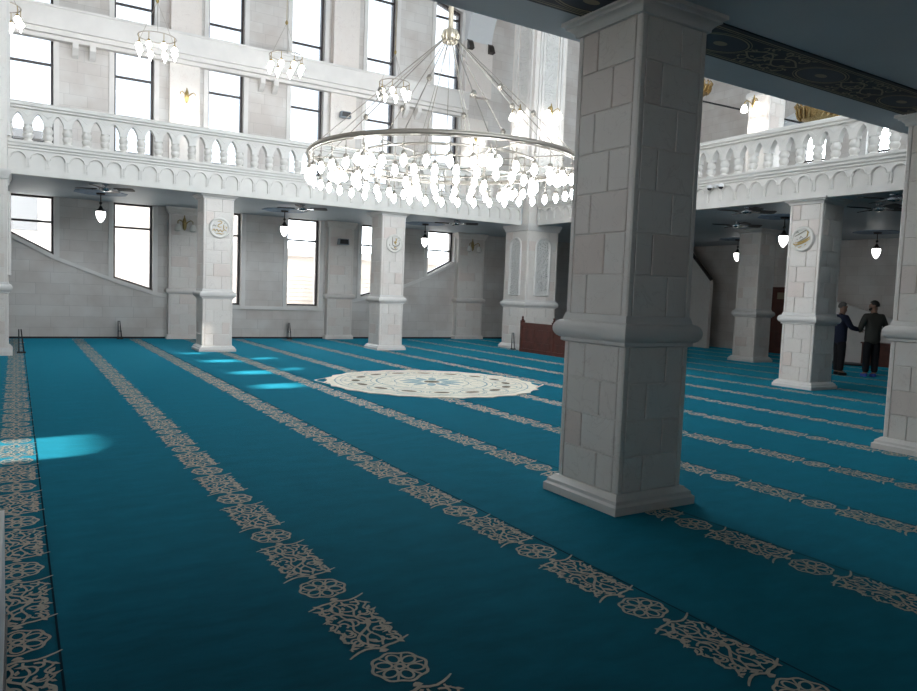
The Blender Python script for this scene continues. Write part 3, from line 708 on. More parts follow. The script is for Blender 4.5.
# ------------------------------------------------------------------ great chandelier
def bulb_mesh(r=.052, l=.15):
    mb = MB(); mb.lathe([(.022, .0), (.030, -.02), (r*.9, -.06), (r, -.085), (r*.92, -.115), (r*.6, -.14), (.008, -l)], n=12); return mb
def great_chandelier():
    cx, cy, zr = 6.42, 11.1, 3.87
    t = thing('chandelier', 'great chandelier of three lit rings hung on slanting cables over the round rug', 'chandelier', (cx, cy, zr))
    rings = [(2.35, .036, 44), (1.58, .022, 30), (.70, .018, 12)]
    circ = lambda R, z=0, n=96: [(R*cos(2*pi*i/n), R*sin(2*pi*i/n), z) for i in range(n)]
    for R, r, n in rings:
        mb = MB(); mb.tube(circ(R), r, 8, True)
        if R > 2: mb.tube(circ(R-.05, -.03), .012, 6, True); mb.tube(circ(R, .04), .012, 6, True)
        mb.build('ring', M['steel'], t, 60)
    mb = MB()
    for k in range(12):
        a = 2*pi*k/12; mb.tube([(.7*cos(a), .7*sin(a), 0), (2.35*cos(a), 2.35*sin(a), 0)], .012, 6)
    mb.build('spokes', M['steel'], t, 60)
    hz = 2.14
    mb = MB(); mb.lathe([(.03, .15), (.06, .13), (.11, .10), (.135, .04), (.14, -.02), (.12, -.09), (.07, -.13), (.02, -.15)], (0, 0, hz), 18)
    for k in range(12):
        a = 2*pi*k/12; mb.tube([(.11*cos(a), .11*sin(a), hz+.1), (.15*cos(a), .15*sin(a), hz), (.11*cos(a), .11*sin(a), hz-.11)], .016, 6)
    mb.build('hub', plain('champagne_metal', (.66, .58, .46), .35, .8), t, 40)
    mb = MB(); mb.tube([(0, 0, hz+.1), (0, 0, TOP-zr)], .045, 10); mb.build('drop_rod', plain('cream_rod', (.66, .56, .42), .5), t, 60)
    for k in range(12):
        a = 2*pi*(k+.5)/12; A = V((.12*cos(a), .12*sin(a), hz-.05)); B = V((2.35*cos(a), 2.35*sin(a), .02)); mb = MB(); mb.tube([A, B], .0085, 6); c = mb.build('cable', M['steel'], t, 60)
        q = A.lerp(B, .48 if k % 2 else .62); mb = MB(); mb.lathe([(.004, .06), (.03, .045), (.052, 0), (.03, -.045), (.004, -.06)], q, 10); mb.build('ball', M['steel'], c, 40)
    for k in range(3):
        a = 2*pi*k/3; mb = MB(); mb.tube([(.05*cos(a), .05*sin(a), hz-.1), (.66*cos(a), .66*sin(a), .02)], .006, 6); mb.build('cable', M['steel'], t, 60)
    hb = MB(); hb.tube([(0, 0, 0), (0, 0, -.25)], .008, 6); hb.lathe([(.008, -.10), (.022, -.115), (.022, -.135), (.008, -.15)], n=8); hb.lathe([(.012, -.23), (.03, -.245), (.042, -.265), (.042, -.30)], n=10)
    holder0 = hb.build('lamp_holder', M['steel'], t, 40); b0 = bulb_mesh(.052, .175).build('bulb', M['bulb'], holder0, 60); b0.location = (0, 0, -.295)
    first = True
    for R, r, n in rings:
        for k in range(n):
            a = 2*pi*(k+.5)/n
            if first: h, first = holder0, False
            else:
                h = holder0.copy(); COL.objects.link(h); h.parent = t; b = b0.copy(); COL.objects.link(b); b.parent = h
            h.location = (R*cos(a), R*sin(a), -.02)
    # small bouquets of lamps below the second ring
    mb = MB()
    for i in range(7):
        a = 2*pi*i/6; q = (0, 0) if i == 6 else (.13*cos(a), .13*sin(a))
        mb.lathe([(.018, 0), (.05, -.05), (.06, -.085), (.05, -.12), (.008, -.15)], (q[0], q[1], -.18-(.05 if i == 6 else 0)), 10)
    c0 = mb.build('bulb_cluster', M['bulb'], t, 60)
    mb = MB(); mb.tube([(.13*cos(2*pi*i/18), .13*sin(2*pi*i/18), -.17) for i in range(18)], .012, 6, True); mb.tube([(0, 0, 0), (0, 0, -.2)], .012, 6)
    for i in range(3): a = 2*pi*i/3; mb.tube([(0, 0, -.05), (.13*cos(a), .13*sin(a), -.17)], .008, 5)
    f0 = mb.build('cluster_frame', M['steel'], c0, 60)
    for k in range(6):
        a = 2*pi*k/6+.35
        if k == 0: c = c0
        else:
            c = c0.copy(); COL.objects.link(c); c.parent = t; f = f0.copy(); COL.objects.link(f); f.parent = c
        c.location = (1.95*cos(a), 1.95*sin(a), -.02)
great_chandelier()

def small_chandelier(label, x, y, z, first=[None]):
    if first[0] is None:
        t = thing('ring_chandelier', label, 'chandelier', (x, y, z), 0, 'small ring chandeliers in the far gallery')
        R = .44; mb = MB(); mb.tube([(R*cos(2*pi*i/40), R*sin(2*pi*i/40), 0) for i in range(40)], .014, 6, True); mb.build('ring', M['steel'], t, 60)
        mb = MB(); mb.tube([(0, 0, .85), (0, 0, TOP-z)], .007, 6); mb.lathe([(.01, .95), (.04, .9), (.04, .86), (.01, .82)], n=8); mb.build('drop_rod', M['brass'], t, 60)
        for k in range(3):
            a = 2*pi*k/3+.4; mb = MB(); mb.tube([(0, 0, .86), (R*cos(a), R*sin(a), 0)], .006, 5); mb.build('suspension_wire', M['steel'], t, 60)
        hb = MB(); hb.tube([(0, 0, 0), (0, 0, -.2)], .009, 6); hb.lathe([(.012, -.17), (.035, -.19), (.04, -.23)], n=8); h0 = hb.build('lamp_holder', M['brass'], t, 40)
        b0 = bulb_mesh(.075, .26).build('bulb', M['bulb_small'], h0, 60); b0.location = (0, 0, -.22)
        for k in range(8):
            h = h0 if k == 0 else h0.copy()
            if k:
                COL.objects.link(h); h.parent = t; b = b0.copy(); COL.objects.link(b); b.parent = h
            h.location = (R*cos(2*pi*k/8+.2), R*sin(2*pi*k/8+.2), 0)
        first[0] = t
    else:
        t = copy_tree(first[0]); t.location = (x, y, z); t['label'] = label
    return t
small_chandelier('small ring chandelier before the second column of tall windows from the left', 3.02, 19.7, 7.62)
small_chandelier('small ring chandelier mostly cut off by the left edge, over the first tall window', -.30, 19.7, 7.62)
small_chandelier('small ring chandelier before the fourth column of tall windows, left of the great chandelier hub', 6.28, 19.7, 7.82)
small_chandelier('small ring chandelier seen behind the cables of the great chandelier', 9.55, 19.7, 7.70)

# pendant lamps under the galleries
def pendant(label, x, y, zb, first=[None]):
    if first[0] is None:
        t = thing('pendant_lamp', label, 'lamp', (x, y, zb), 0, 'white acorn pendant lamps under the galleries')
        mb = MB(); mb.tube([(0, 0, .36), (0, 0, CEIL-zb-.02)], .012, 6); mb.lathe([(.02, .5), (.035, .48), (.035, .46), (.02, .44)], n=8); mb.build('drop_rod', M['bronze'], t, 60)
        mb = MB(); mb.lathe([(.02, .40), (.035, .38), (.05, .34), (.09, .30), (.115, .285), (.115, .27), (.09, .26)], n=20); mb.build('cap', M['bronze'], t, 40)
        mb = MB(); mb.lathe([(.10, .27), (.108, .23), (.10, .16), (.078, .09), (.045, .035), (.018, .01), (.004, 0)], n=20); mb.build('glass_shade', M['pend'], t, 60)
        mb = MB(); n = 8
        mb.prism([(.62*cos(2*pi*i/16)*(1 if i % 2 else .92), .62*sin(2*pi*i/16)*(1 if i % 2 else .92)) for i in range(16)], lambda a, b, d: (a, b, d), CEIL-zb-.015, CEIL-zb)
        mb.build('ceiling_rose', M['rose'], t)
        mb = MB(); mb.lathe([(.09, CEIL-zb-.05), (.11, CEIL-zb-.015)], n=12); mb.build('canopy', M['bronze'], t, 40)
        first[0] = t
    else:
        t = copy_tree(first[0]); t.location = (x, y, first[0].location.z); t['label'] = label
pendant('white acorn pendant lamp before the second ground-floor window from the left', 1.78, 19.75, 2.98)
pendant('white acorn pendant lamp between the two roundel pillars of the far aisle', 6.35, 19.75, 2.98)
pendant('white acorn pendant lamp before the last slanted window behind the rug', 10.78, 19.75, 2.98)
pendant('lit acorn pendant lamp left of the gold-lettered roundel in the right aisle', 15.5, 10.72, 2.98)
pendant('lit acorn pendant lamp above the heads of the two men', 20.0, 11.0, 2.98)
pendant('lit acorn pendant lamp left of the dim pillar deep in the right aisle', 20.0, 15.46, 2.98)

def fan(label, x, y, rz, first=[None]):
    z = 3.61
    if first[0] is None:
        t = thing('ceiling_fan', label, 'fan', (x, y, z), rz, 'dark ceiling fans under the galleries')
        mb = MB(); mb.lathe([(.02, .02), (.02, CEIL-z-.03), (.06, CEIL-z-.02), (.07, CEIL-z)], n=12); mb.build('canopy', M['chrome'], t, 40)
        mb = MB(); mb.lathe([(.03, .035), (.10, .03), (.13, .01), (.125, -.02), (.08, -.045), (.03, -.055)], n=20); mb.build('motor', M['chrome'], t, 40)
        for k in range(4):
            a = pi/2*k; ca, sa = cos(a), sin(a); T = lambda u, v, d: (u*ca-v*sa, u*sa+v*ca, d-.2*v)
            mb = MB(); mb.prism([(.20, -.06), (.30, -.09), (.58, -.095), (.63, -.07), (.63, .07), (.58, .095), (.30, .09), (.20, .06)], T, 0, .014); b = mb.build('blade', M['blade'], t)
            mb = MB(); mb.prism([(.09, -.02), (.28, -.04), (.28, .04), (.09, .02)], T, -.014, .0); mb.build('bracket', M['chrome'], b)
        first[0] = t
    else:
        t = copy_tree(first[0]); t.location = (x, y, z); t.rotation_euler.z = rz; t['label'] = label
fan('dark ceiling fan right of the gold-lettered pillar, tight under the balustrade fascia', 13.62, 7.25, -.5)
fan('dark ceiling fan right of the gold-lettered pillar, below and behind another fan', 14.75, 8.12, -.5)
fan('dark ceiling fan left of the gold-lettered pillar, tight under the balustrade fascia', 13.55, 10.3, -.5)
fan('dark ceiling fan left of the gold-lettered pillar, above the dim pillar', 15.8, 12.28, -.5)
fan('dark ceiling fan over the first bay of the far aisle, at left', 1.72, 18.1, -.5)
fan('dark ceiling fan over the middle bay of the far aisle, between the roundel pillars', 6.3, 18.15, -.5)
fan('dark ceiling fan over the far aisle right of the pillar behind the rug', 10.9, 18.1, -.5)

# wall sconces
def sconce(label, loc, rz, lit, first={}):
    key = lit
    if key not in first:
        t = thing('wall_sconce', label, 'lamp', loc, rz, 'lit wall sconces on the gallery' if lit else 'unlit wall sconces under the far gallery')
        mb = MB(); mb.lathe([(.015, -.16), (.05, -.10), (.06, 0), (.05, .12), (.02, .2), (.012, .26)], (0, -.03, 0), 12); mb.build('backplate', M['brass'], t, 40)
        for sx in (-1, 1):
            mb = MB(); mb.tube([(0, -.05, -.02), (sx*.08, -.12, .08), (sx*.15, -.15, .12), (sx*.2, -.16, .08), (sx*.2, -.16, .0)], .014, 6); arm = mb.build('arm', M['brass'], t, 60)
            mb = MB(); mb.lathe([(.03, .01), (.045, 0), (.06, -.03), (.085, -.1), (.095, -.17), (.06, -.20)], (sx*.2, -.16, 0), 14); mb.build('lamp_shade', M['pend'] if lit else M['ivory'], t, 50)
        first[key] = t
    else:
        t = copy_tree(first[key]); t.location = loc; t.rotation_euler.z = rz; t['label'] = label
    if lit:
        ld = bpy.data.lights.new('sconce_glow', 'SPOT'); ld.energy = 32; ld.color = (1, .97, .93); ld.shadow_soft_size = .08; ld.spot_size = 2.4; ld.spot_blend = .6
        lo = bpy.data.objects.new('sconce_glow', ld); COL.objects.link(lo); lo.parent = t; lo.location = (0, -.22, -.22)
    return t
sconce('brass twin-arm sconce on the pilaster between the second window and the second pillar', (4.06, WY-.24, 3.22), 0, False)
sconce('brass twin-arm sconce on the broad pilaster at the far right of the window wall', (13.66, WY-.24, 3.25), 0, False)
sconce('glowing sconce on the upper pilaster between the second and third tall windows', (4.1, WY-.15, 6.75), 0, True)
sconce('glowing sconce on the upper far corner pilaster, half behind the great chandelier', (13.66, WY-.15, 6.95), 0, True)
sconce('glowing sconce on the left face of the upper corner pier', (12.71, 17.68, 6.95), -pi/2, True)
sconce('glowing sconce on the front face of the upper corner pier', (13.33, 17.06, 6.95), 0, True)
sconce('glowing sconce on the gallery pillar seen through the gap right of the big front pillar', (17.41, 13.22, 7.1), -pi/2, True)

# wall speakers
def speaker(label, loc):
    t = thing('wall_speaker', label, 'speaker', loc, 0, 'grey wall speakers')
    mb = MB(); mb.prism([(-.17, -.09), (.17, -.09), (.15, .09), (-.15, .09)], lambda a, b, d: (a, -d, b), .06, .24); mb.build('cabinet', M['grey_plastic'], t)
    mb = MB(); mb.prism([(-.14, -.07), (.14, -.07), (.13, .07), (-.13, .07)], lambda a, b, d: (a, -d, b), .24, .25); mb.build('grille', M['black'], t)
    mb = MB(); mb.box((-.03, -.07, -.04), (.03, 0, .04)); mb.build('bracket', M['black'], t)
speaker('grey speaker box on the pilaster under the gallery, between the fourth and fifth windows', (8.78, WY-.232, 3.07))
speaker('bluish grey speaker box high on the gallery pilaster behind the great chandelier', (8.78, WY-.12, 7.0))

# security camera
t = thing('security_camera', 'pair of small white dome cameras fixed to the right gallery fascia', 'camera', (XR-.01, 10.69, 4.12))
mb = MB(); mb.box((-.06, -.03, -.02), (.0, .03, .06)); mb.tube([(-.05, -.16, .03), (-.05, .16, .03)], .015, 6); mb.build('bracket', M['white_plastic'], t)
for s in (-1, 1):
    mb = MB(); mb.lathe([(.02, .05), (.06, .04), (.065, 0), (.06, -.02)], (-.06, s*.15, 0), 14); h = mb.build('housing', M['white_plastic'], t, 40)
    mb = MB(); mb.lathe([(.05, -.02), (.045, -.045), (.025, -.065), (.004, -.072)], (-.06, s*.15, 0), 14); mb.build('dome', M['black'], h, 60)

# folding stands against the walls
def stand(label, loc, rz, lean=.05, first=[None]):
    if first[0] is None:
        t = thing('folding_stand', label, 'stand', loc, rz, 'black folding stands by the walls')
        for sx, ln in ((-.045, .0), (.045, lean)):
            mb = MB(); mb.prism([(sx-.012, .0), (sx+.012, .0), (sx+.012-ln, .50), (sx-.012-ln, .50)], lambda a, b, d: (a, d, b), -.06, .06); mb.build('board', M['black'], t)
        mb = MB(); mb.tube([(0-.05, 0, .22), (.05, 0, .22)], .012, 6); mb.build('hinge', M['chrome'], t)
        mb = MB(); mb.box((-.08, -.055, 0), (.08, -.03, .03)); mb.box((-.08, .03, 0), (.08, .055, .03)); mb.build('foot', M['black'], t)
        first[0] = t
    else:
        t = copy_tree(first[0]); t.location = loc; t.rotation_euler.z = rz; t['label'] = label
stand('black folding stand on the carpet against the far wall, below the second window', (2.42, WY-.25, 0), -.1)
stand('black folding stand against the far wall, right of the second pillar', (7.16, WY-.25, 0), -.31)
stand('black folding stand leaning by the foot of the left corner pier', (.10, 17.6, 0), 0)
stand('black folding stand at the foot of the carved corner pier beside the wooden screen', (12.58, 17.36, 0), -.63)

# low wooden screen
def screen():
    t = thing('wooden_screen', 'low dark red wooden panelled screen on the carpet beside the carved corner pier', 'screen', (12.46, 15.4, 0))
    y0, y1 = -1.55, 1.42
    mb = MB(); mb.box((-.03, y0+.08, .06), (.03, y1-.08, .76)); mb.build('panel', M['wood'], t)
    for z0, z1, nm in ((.0, .10, 'base_rail'), (.76, .84, 'top_rail')):
        mb = MB(); mb.box((-.06, y0+.02, z0), (.06, y1-.02, z1)); mb.build(nm, M['wood'], t)
    for y in (y0+.04, 0-.05, y1-.04):
        mb = MB(); mb.box((-.05, y-.045, 0), (.05, y+.045, .90)); mb.lathe([(.03, .90), (.045, .93), (.02, .96), (.035, .99), (.004, 1.03)], (0, y, 0), 10); mb.build('post', M['wood'], t, 40)
    for k in range(4):
        a = y0+.14+k*.71+(.04 if k > 1 else 0)
        mb = MB(); mb.box((-.045, a, .16), (-.03, a+.56, .30)); mb.box((-.045, a, .36), (-.03, a+.56, .66)); mb.build('raised_field', M['wood'], t)
screen()

# right aisle back wall: door, stair flank, cabinet, mat
mb = MB(); ya, yb, x = 13.95, 15.35, WX
mb.box((x-.10, ya, 0), (x+.02, yb, 2.14)); d = struct(mb.build('door_1', M['wood']))
mb = MB(); mb.box((x-.16, ya-.08, 2.14), (x+.02, yb+.08, 2.22)); mb.box((x-.14, ya-.06, 0), (x-.0, ya+.02, 2.14)); mb.box((x-.14, yb-.02, 0), (x-.0, yb+.06, 2.14)); mb.build('door_frame', M['wood'], d)
mb = MB(); mb.box((x-.115, yb-.66, 1.82), (x-.10, yb-.2, 2.04)); mb.build('plaque', M['band_gold'], d)
for z0, z1 in ((.15, .75), (.85, 1.7)):
    for a in (ya+.1, ya+.74):
        mb = MB(); mb.box((x-.115, a, z0), (x-.10, a+.54, z1)); mb.build('panel', M['wood'], d)
mb = MB(); mb.prism([(9.9, 0), (13.9, 0), (13.9, 2.05), (13.2, 1.82), (9.9, .95)], YZ, WX-.75, WX-.6); mb.prism([(9.9, .95), (13.2, 1.82), (13.9, 2.05), (13.9, 2.15), (13.2, 1.92), (9.9, 1.05)], YZ, WX-.78, WX-.57); trim(mb, M['trim'])
mb = MB(); mb.prism([(17.2, 0), (20.2, 0), (20.2, CEIL), (18.4, CEIL), (17.2, 2.35)], YZ, WX-1.0, WX-.85); trim(mb, M['stone'])
mb = MB(); mb.tube([(WX-1.02, 17.15, 2.42), (WX-1.02, 18.4, CEIL-.02)], .06, 8); trim(mb, M['bronze'])
t = thing('low_cabinet', 'low dark brown cabinet behind the man in the grey-brown jacket', 'cabinet', (20.9, 11.0, 0))
mb = MB(); mb.box((-.25, -.5, 0), (.2, .55, .62)); mb.build('carcass', M['wood'], t); mb = MB(); mb.box((-.28, -.53, .62), (.23, .58, .66)); mb.build('top', M['wood'], t)
for a in (-.47, .04): mb = MB(); mb.box((-.265, a, .06), (-.25, a+.48, .58)); mb.build('door', M['wood'], t)
mb = MB(); mb.lathe([(.5, 0), (.52, .012), (.5, .03), (.01, .035)], n=28); o = mb.build('floor_cushion', M['black'], None, 40, (20.3, 11.75, .002)); o.scale = (.75, 1.1, 1.6)
tag(o, 'flat black cushion on the carpet between the two men and the back wall', 'cushion')

# white panel at the left edge
t = thing('white_panel', 'edge of a white board standing on the carpet at the left border of the photo', 'board', (-.078, 3.45, 0))
mb = MB(); mb.box((-.0, -1.0, .03), (.03, .42, .52)); mb.build('board', M['white_plastic'], t); mb = MB(); mb.box((-.01, -.98, 0), (.04, .40, .03)); mb.build('base', M['black'], t)

# gilt chandeliers, cables and a stair flank seen over the right balustrade
def gilt(label, loc, s, first=[None]):
    if first[0] is None:
        t = thing('gilt_chandelier', label, 'chandelier', loc, 0, 'gilt chandeliers over the right gallery')
        mb = MB(); mb.lathe([(.05, -.34), (.28, -.30), (.46, -.2), (.56, -.05), (.6, .1), (.57, .1), (.5, -.03), (.3, -.2), (.05, -.26)], n=28); mb.build('bowl', M['gold'], t, 40)
        mb = MB()
        for k in range(20):
            a = 2*pi*k/20; mb.tube([(.6*cos(a), .6*sin(a), .08), (.66*cos(a), .66*sin(a), .18), (.6*cos(a), .6*sin(a), .27), (.54*cos(a), .54*sin(a), .2)], [.03, .035, .025, .012], 6)
            mb.tube([(.5*cos(a), .5*sin(a), -.2), (.58*cos(a+.1), .58*sin(a+.1), -.1), (.62*cos(a+.16), .62*sin(a+.16), .05)], .03, 5)
        mb.build('leaf_crown', M['gold'], t, 60)
        mb = MB(); mb.tube([(0, 0, -.2), (0, 0, TOP-loc[2])], .015, 6)
        for z in (.45, .7, .95): mb.lathe([(.01, z-.07), (.05, z-.02), (.05, z+.02), (.01, z+.07)], n=10)
        mb.build('stem', M['brass'], t, 60); first[0] = t
    else:
        t = copy_tree(first[0]); t.location = loc; t['label'] = label
    t.scale = (s, s, s)
gilt('gilt leafy chandelier bowl just above the right balustrade', (19.5, 12.62, 7.12), 1.0)
gilt('gilt leafy chandelier half hidden by the edge of the big front pillar', (19.5, 17.15, 8.72), .8)
for nm, a, b, lb in (('c1', (19, 17.2, 8.40), (19, 12.2, 6.55), 'dark cable slanting down from the big front pillar towards the lit gallery pillar'), ('c2', (20.4, 11.4, 7.95), (20.4, 12.6, 6.8), 'dark cable beside the gilt bowl above the right balustrade'), ('c3', (19, 16.9, 8.9), (19, 15.6, 9.6), 'short dark cable over the half-hidden gilt chandelier')):
    mb = MB(); mb.tube([a, b], .03, 6); tag(mb.build('hanging_cable', M['black'], None, 60), lb, 'cable', 'dark cables above the right gallery')
mb = MB(); mb.prism([(14.6, 7.05), (14.6, 7.2), (11.9, 8.2), (10.5, 8.2), (10.5, 7.6), (12.4, 7.6), (13.6, 7.15)], YZ, 20.5, 20.7); mb.prism([(14.6, 7.2), (14.6, 7.32), (11.9, 8.32), (11.9, 8.2)], YZ, 20.42, 20.72); trim(mb, M['white_paint'])
mb = MB(); mb.box((20.6, 15.6, 4.2), (WX, 18.5, 7.0)); mb.box((20.5, 15.5, 7.0), (WX, 18.6, 7.15)); trim(mb, M['stone'])

# ------------------------------------------------------------------ two men
def skin_obj(name, chains, mat, parent=None, sub=2, root=0):
    """chains: list of (points, radii); a chain may start at an existing point to join it"""
    vs, es, rs, idx = [], [], [], {}
    for pts, rad in chains:
        prev = None
        for p, r in zip(pts, rad):
            k = tuple(round(c, 4) for c in p)
            if k not in idx: idx[k] = len(vs); vs.append(p); rs.append(r)
            i = idx[k]
            if prev is not None and prev != i: es.append((prev, i))
            prev = i
    me = bpy.data.meshes.new(name); me.from_pydata(vs, es, []); me.materials.append(mat)
    o = bpy.data.objects.new(name, me); COL.objects.link(o)
    md = o.modifiers.new('skin', 'SKIN'); md.use_smooth_shade = True
    layer = me.skin_vertices[0] if me.skin_vertices else None
    if layer is None:
        bpy.context.view_layer.objects.active = o; bpy.ops.mesh.customdata_skin_add(); layer = me.skin_vertices[0]
    for i, r in enumerate(rs): layer.data[i].radius = (r, r) if not isinstance(r, tuple) else r; layer.data[i].use_root = (i == root)
    sb = o.modifiers.new('sub', 'SUBSURF'); sb.levels = sub; sb.render_levels = sub
    dg = bpy.context.evaluated_depsgraph_get(); m2 = bpy.data.meshes.new_from_object(o.evaluated_get(dg)); o.modifiers.clear(); o.data = m2
    m2.polygons.foreach_set('use_smooth', [True]*len(m2.polygons))
    if parent: o.parent = parent
    return o
def person(label, loc, rz, arms, coat, hair, shoe, beard, head_turn=0., s=1.):
    """faces local +y; arms: (right, left) lists of shoulder, elbow, wrist, finger direction"""
    hip, chest, neck = (0, 0, .94), (0, 0, 1.33), (0, -.005, 1.47)
    ht = lambda x, y, z: (x*cos(head_turn)-y*sin(head_turn), x*sin(head_turn)+y*cos(head_turn), z)
    ch = [([hip, (0, 0, 1.12), chest, neck, (0, .01, 1.52), ht(0, .025, 1.585), ht(0, .02, 1.655), ht(0, .005, 1.725)], [(.13, .10), (.13, .10), (.155, .11), .062, .058, .078, .092, .066])]
    ch.append(([ht(0, .02, 1.655), ht(0, .118, 1.625)], [.092, .018]))                       # nose
    ch.append(([ht(0, .025, 1.585), ht(0, .095, 1.565)], [.078, .03]))                       # chin
    for sx in (-1, 1): ch.append(([ht(0, .02, 1.655), ht(sx*.098, .005, 1.64)], [.092, .017]))   # ears
    for sx in (-1, 1):
        ch.append(([hip, (sx*.085, 0, .84), (sx*.10, .015, .48), (sx*.105, -.01, .10), (sx*.11, .12, .045)], [(.13, .10), .08, .06, .046, .036]))
    for sx, (el, wr, fd) in ((1, arms[0]), (-1, arms[1])):
        sh = (sx*.185, 0, 1.40); w = V(wr); d = V(fd).normalized(); sd = d.cross(V((0, 0, 1))).normalized() if abs(d.z) < .9 else V((1, 0, 0))
        palm = w+d*.07
        ch.append(([chest, sh, el, wr, tuple(palm)], [.155, .062, .046, .032, .034]))
        for k, l in ((-1.5, .065), (-.5, .08), (.5, .075), (1.5, .058)):
            b = palm+sd*.017*k+d*.03; ch.append(([tuple(palm), tuple(b), tuple(b+d*l*.55+V((0, 0, -.004))), tuple(b+d*l+V((0, 0, -.018)))], [.034, .010, .009, .008]))
        tb = w+d*.03+sd*.03; ch.append(([wr, tuple(tb), tuple(tb+d*.045+sd*.02)], [.032, .013, .010]))
    o = skin_obj('person', ch, M['skin']); o.location = loc; o.rotation_euler = (0, 0, rz); o.scale = (s, s, s); tag(o, label, 'person')
    j = [([(0, 0, .74), (0, 0, .92), (0, 0, 1.14), chest, (0, -.01, 1.45), (0, 0, 1.49)], [(.20, .15), (.19, .145), (.175, .135), (.19, .14), (.10, .09), .078])]
    for sx, (el, wr, fd) in ((1, arms[0]), (-1, arms[1])):
        j.append(([chest, (sx*.19, 0, 1.395), el, tuple(V(el).lerp(V(wr), .9))], [.19, .09, .066, .052]))
    skin_obj('jacket', j, M[coat], o)
    tr = []
    for sx in (-1, 1): tr.append(([(0, 0, .86), (sx*.095, 0, .78), (sx*.10, .012, .48), (sx*.105, -.005, .09)], [(.10, .095), .108, .088, .074]))
    skin_obj('trousers', tr, M['trouser'], o)
    for sx in (-1, 1): skin_obj('shoe', [([(sx*.105, -.05, .045), (sx*.108, .05, .045), (sx*.112, .17, .035)], [.046, .05, .036])], M[shoe], o)
    # hair cap
    mb = MB(); n, m = 18, 9; vs = []
    for i in range(m+1):
        th = (pi*.60)*i/m
        for k in range(n):
            a = 2*pi*k/n; rr = .100; x, y, z = rr*.93*sin(th)*cos(a), rr*1.08*sin(th)*sin(a), rr*1.12*cos(th)
            if y > .03 and z < .035: y = y*.62
            vs.append(ht(x, y+.008, 1.668+z))
    mb.add(vs, [(i*n+k, i*n+(k+1) % n, (i+1)*n+(k+1) % n, (i+1)*n+k) for i in range(m) for k in range(n)]); mb.build('hair', M[hair], o, 80)
    if beard:
        skin_obj('beard', [([ht(-.075, .03, 1.60), ht(-.05, .075, 1.565), ht(0, .098, 1.552), ht(.05, .075, 1.565), ht(.075, .03, 1.60)], [.02, .03, .034, .03, .02])], M[hair], o)
    for sx in (-1, 1):
        mb = MB(); c = ht(sx*.034, .098, 1.667); mb.lathe([(.002, -.012), (.011, -.006), (.012, 0), (.011, .006), (.002, .012)], c, 8); mb.build('eye', M['black'], o, 60)
    return o
fa = math.atan2(-.52, .85)-pi/2
person('grey-haired man in a dark navy coat reaching his hand to the other man', (16.80, 9.93, 0), fa,
       [((.24, .12, 1.17), (.16, .37, 1.12), (-.1, 1, .0)), ((-.25, -.02, 1.12), (-.23, .10, .88), (0, .25, -1))], 'navy', 'hair_grey', 'shoe', False, .0, .985)
person('man in a grey-brown jacket and blue socks seen from behind, dark beard, head turned left', (17.22, 9.40, 0), math.atan2(.87, .5)-pi/2,
       [((.30, -.02, 1.14), (.20, .18, 1.06), (-.8, .6, 0)), ((-.31, -.04, 1.16), (-.22, .16, 1.04), (.8, .6, 0))], 'khaki', 'hair_black', 'blue_shoe', True, .75, 1.02)

# ------------------------------------------------------------------ outside
mb = MB(); mb.box((-60, 22.6, -.6), (70, 80, -.5)); mb.box((22.8, -40, -.6), (70, 22.6, -.5)); mb.box((-60, -40, -.6), (-5.6, 22.6, -.5)); struct(mb.build('street', M['asphalt']))
def building(label, x0, x1, y, h, mat, sh):
    t = thing('apartment_building', label, 'building', ((x0+x1)/2, y, -.5), 0, 'pale buildings outside the windows')
    w = (x1-x0)/2; mb = MB(); mb.box((-w, 0, 0), (w, 8, h)); mb.build('wall', M[mat], t)
    mb = MB(); mb.box((-w-.15, -.3, h), (w+.15, 8.1, h+.3)); mb.build('roof_edge', M[mat], t)
    n = int(2*w/2.6)
    for k in range(n):
        for fl in range(int(h/3)):
            cx = -w+2*w*(k+.5)/n; z = .9+3*fl
            mb = MB(); mb.box((cx-.6, -.05, z), (cx+.6, .05, z+1.6)); f = mb.build('window', M['fwin'] if (k+fl) % 3 else M['shutter'], t)
            if (k*2+fl) % 4 == 0: mb = MB(); mb.box((cx-1, -.9, z-.35), (cx+1, 0, z-.2)); mb.box((cx-1, -.9, z-.2), (cx+1, -.84, z+.5)); mb.build('balcony', M[mat], t)
    if sh:
        mb = MB()
        for k in range(16): mb.box((-w+.2, -.12, .0+.17*k), (w-.2, -.04, .155+.17*k))
        mb.build('roller_shutter', M['shutter'], t)
building('pale flat-roofed block seen through the leftmost windows', -12, 1.5, 33, 7.4, 'facade', False)
building('pinkish apartment block seen through the second ground-floor window', 3.0, 8.2, 31, 6.4, 'facade2', False)
building('low beige shop with ribbed roller shutters seen through the middle windows', 9.6, 18.5, 30.0, 3.4, 'facade2', True)

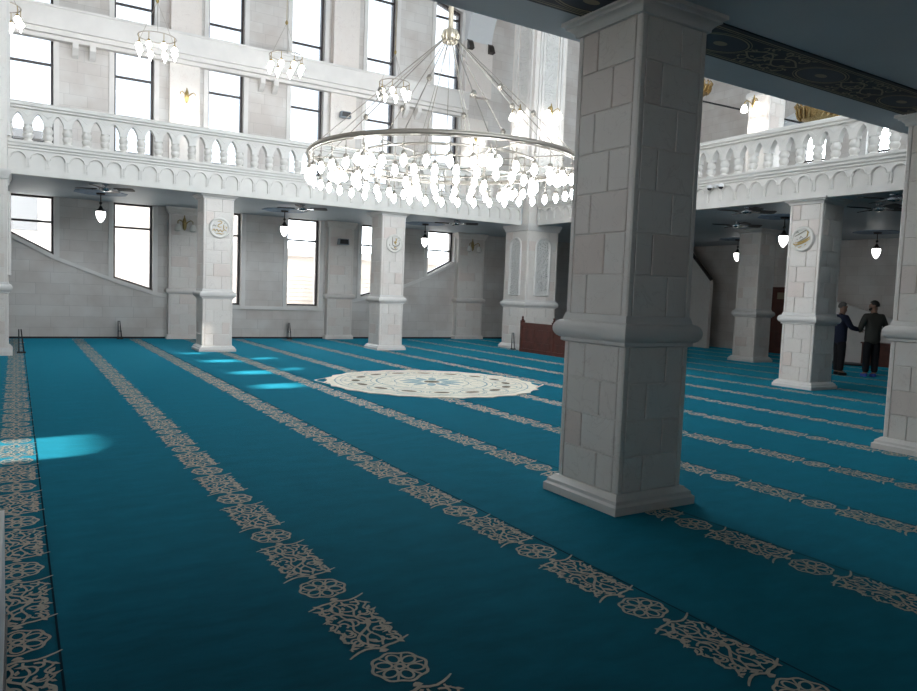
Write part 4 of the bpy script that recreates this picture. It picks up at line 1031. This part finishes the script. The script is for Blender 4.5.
# ------------------------------------------------------------------ light
w = bpy.data.worlds.new('sky'); SC.world = w; w.use_nodes = True
bg = w.node_tree.nodes['Background']; bg.inputs[0].default_value = (.91, .96, 1.0, 1); bg.inputs[1].default_value = 8
sd = bpy.data.lights.new('sun', 'SUN'); sd.energy = 6; sd.angle = math.radians(.9); sd.color = (1, .95, .87)
so = bpy.data.objects.new('sun', sd); COL.objects.link(so); so.rotation_euler = SUN.to_track_quat('-Z', 'Y').to_euler(); so.location = (-20, 0, 20)
def portal(loc, target, sx, sy):
    ld = bpy.data.lights.new('daylight_portal', 'AREA'); ld.shape = 'RECTANGLE'; ld.size = sx; ld.size_y = sy; ld.cycles.is_portal = True
    o = bpy.data.objects.new('daylight_portal', ld); COL.objects.link(o); o.location = loc; o.rotation_euler = (V(target)-V(loc)).to_track_quat('-Z', 'Y').to_euler()
portal((-5.1, .65, 2.57), (0, .65, 2.57), 4.3, 1.05)
portal((8.25, -5.4, 9.0), (8.25, 5, 9.0), 23.8, 7.2)
portal((6.45, WY+.5, 6.8), (6.45, 0, 6.8), 13.4, 11.6)

# ------------------------------------------------------------------ camera
r_ = V((.8506876, -.5232, .0388)); 
yaw, pitch, roll = 0.551395143, 0.072100644, 0.0387634344
f = V((sin(yaw)*cos(pitch), cos(yaw)*cos(pitch), -sin(pitch))); r0 = V((cos(yaw), -sin(yaw), 0)); u0 = r0.cross(f)
r = r0*cos(roll)+u0*sin(roll); u = u0*cos(roll)-r0*sin(roll)
cd = bpy.data.cameras.new('camera'); cd.sensor_fit = 'HORIZONTAL'; cd.sensor_width = 36; cd.lens = 722.421148/917*36; cd.clip_end = 300; cd.clip_start = .05
co = bpy.data.objects.new('camera', cd); COL.objects.link(co)
co.matrix_world = Matrix(((r.x, u.x, -f.x, 0), (r.y, u.y, -f.y, 0), (r.z, u.z, -f.z, 1.6), (0, 0, 0, 1)))
SC.camera = co

vs = SC.view_settings
vs.view_transform = 'Standard'; vs.look = 'None'; vs.gamma = 1; vs.use_curve_mapping = False; vs.exposure = 0.48
SC.cycles.use_denoising = True; SC.cycles.max_bounces = 10; SC.cycles.diffuse_bounces = 6; SC.cycles.transparent_max_bounces = 12; SC.cycles.sample_clamp_indirect = 6
SC.cycles.caustics_reflective = False; SC.cycles.caustics_refractive = False
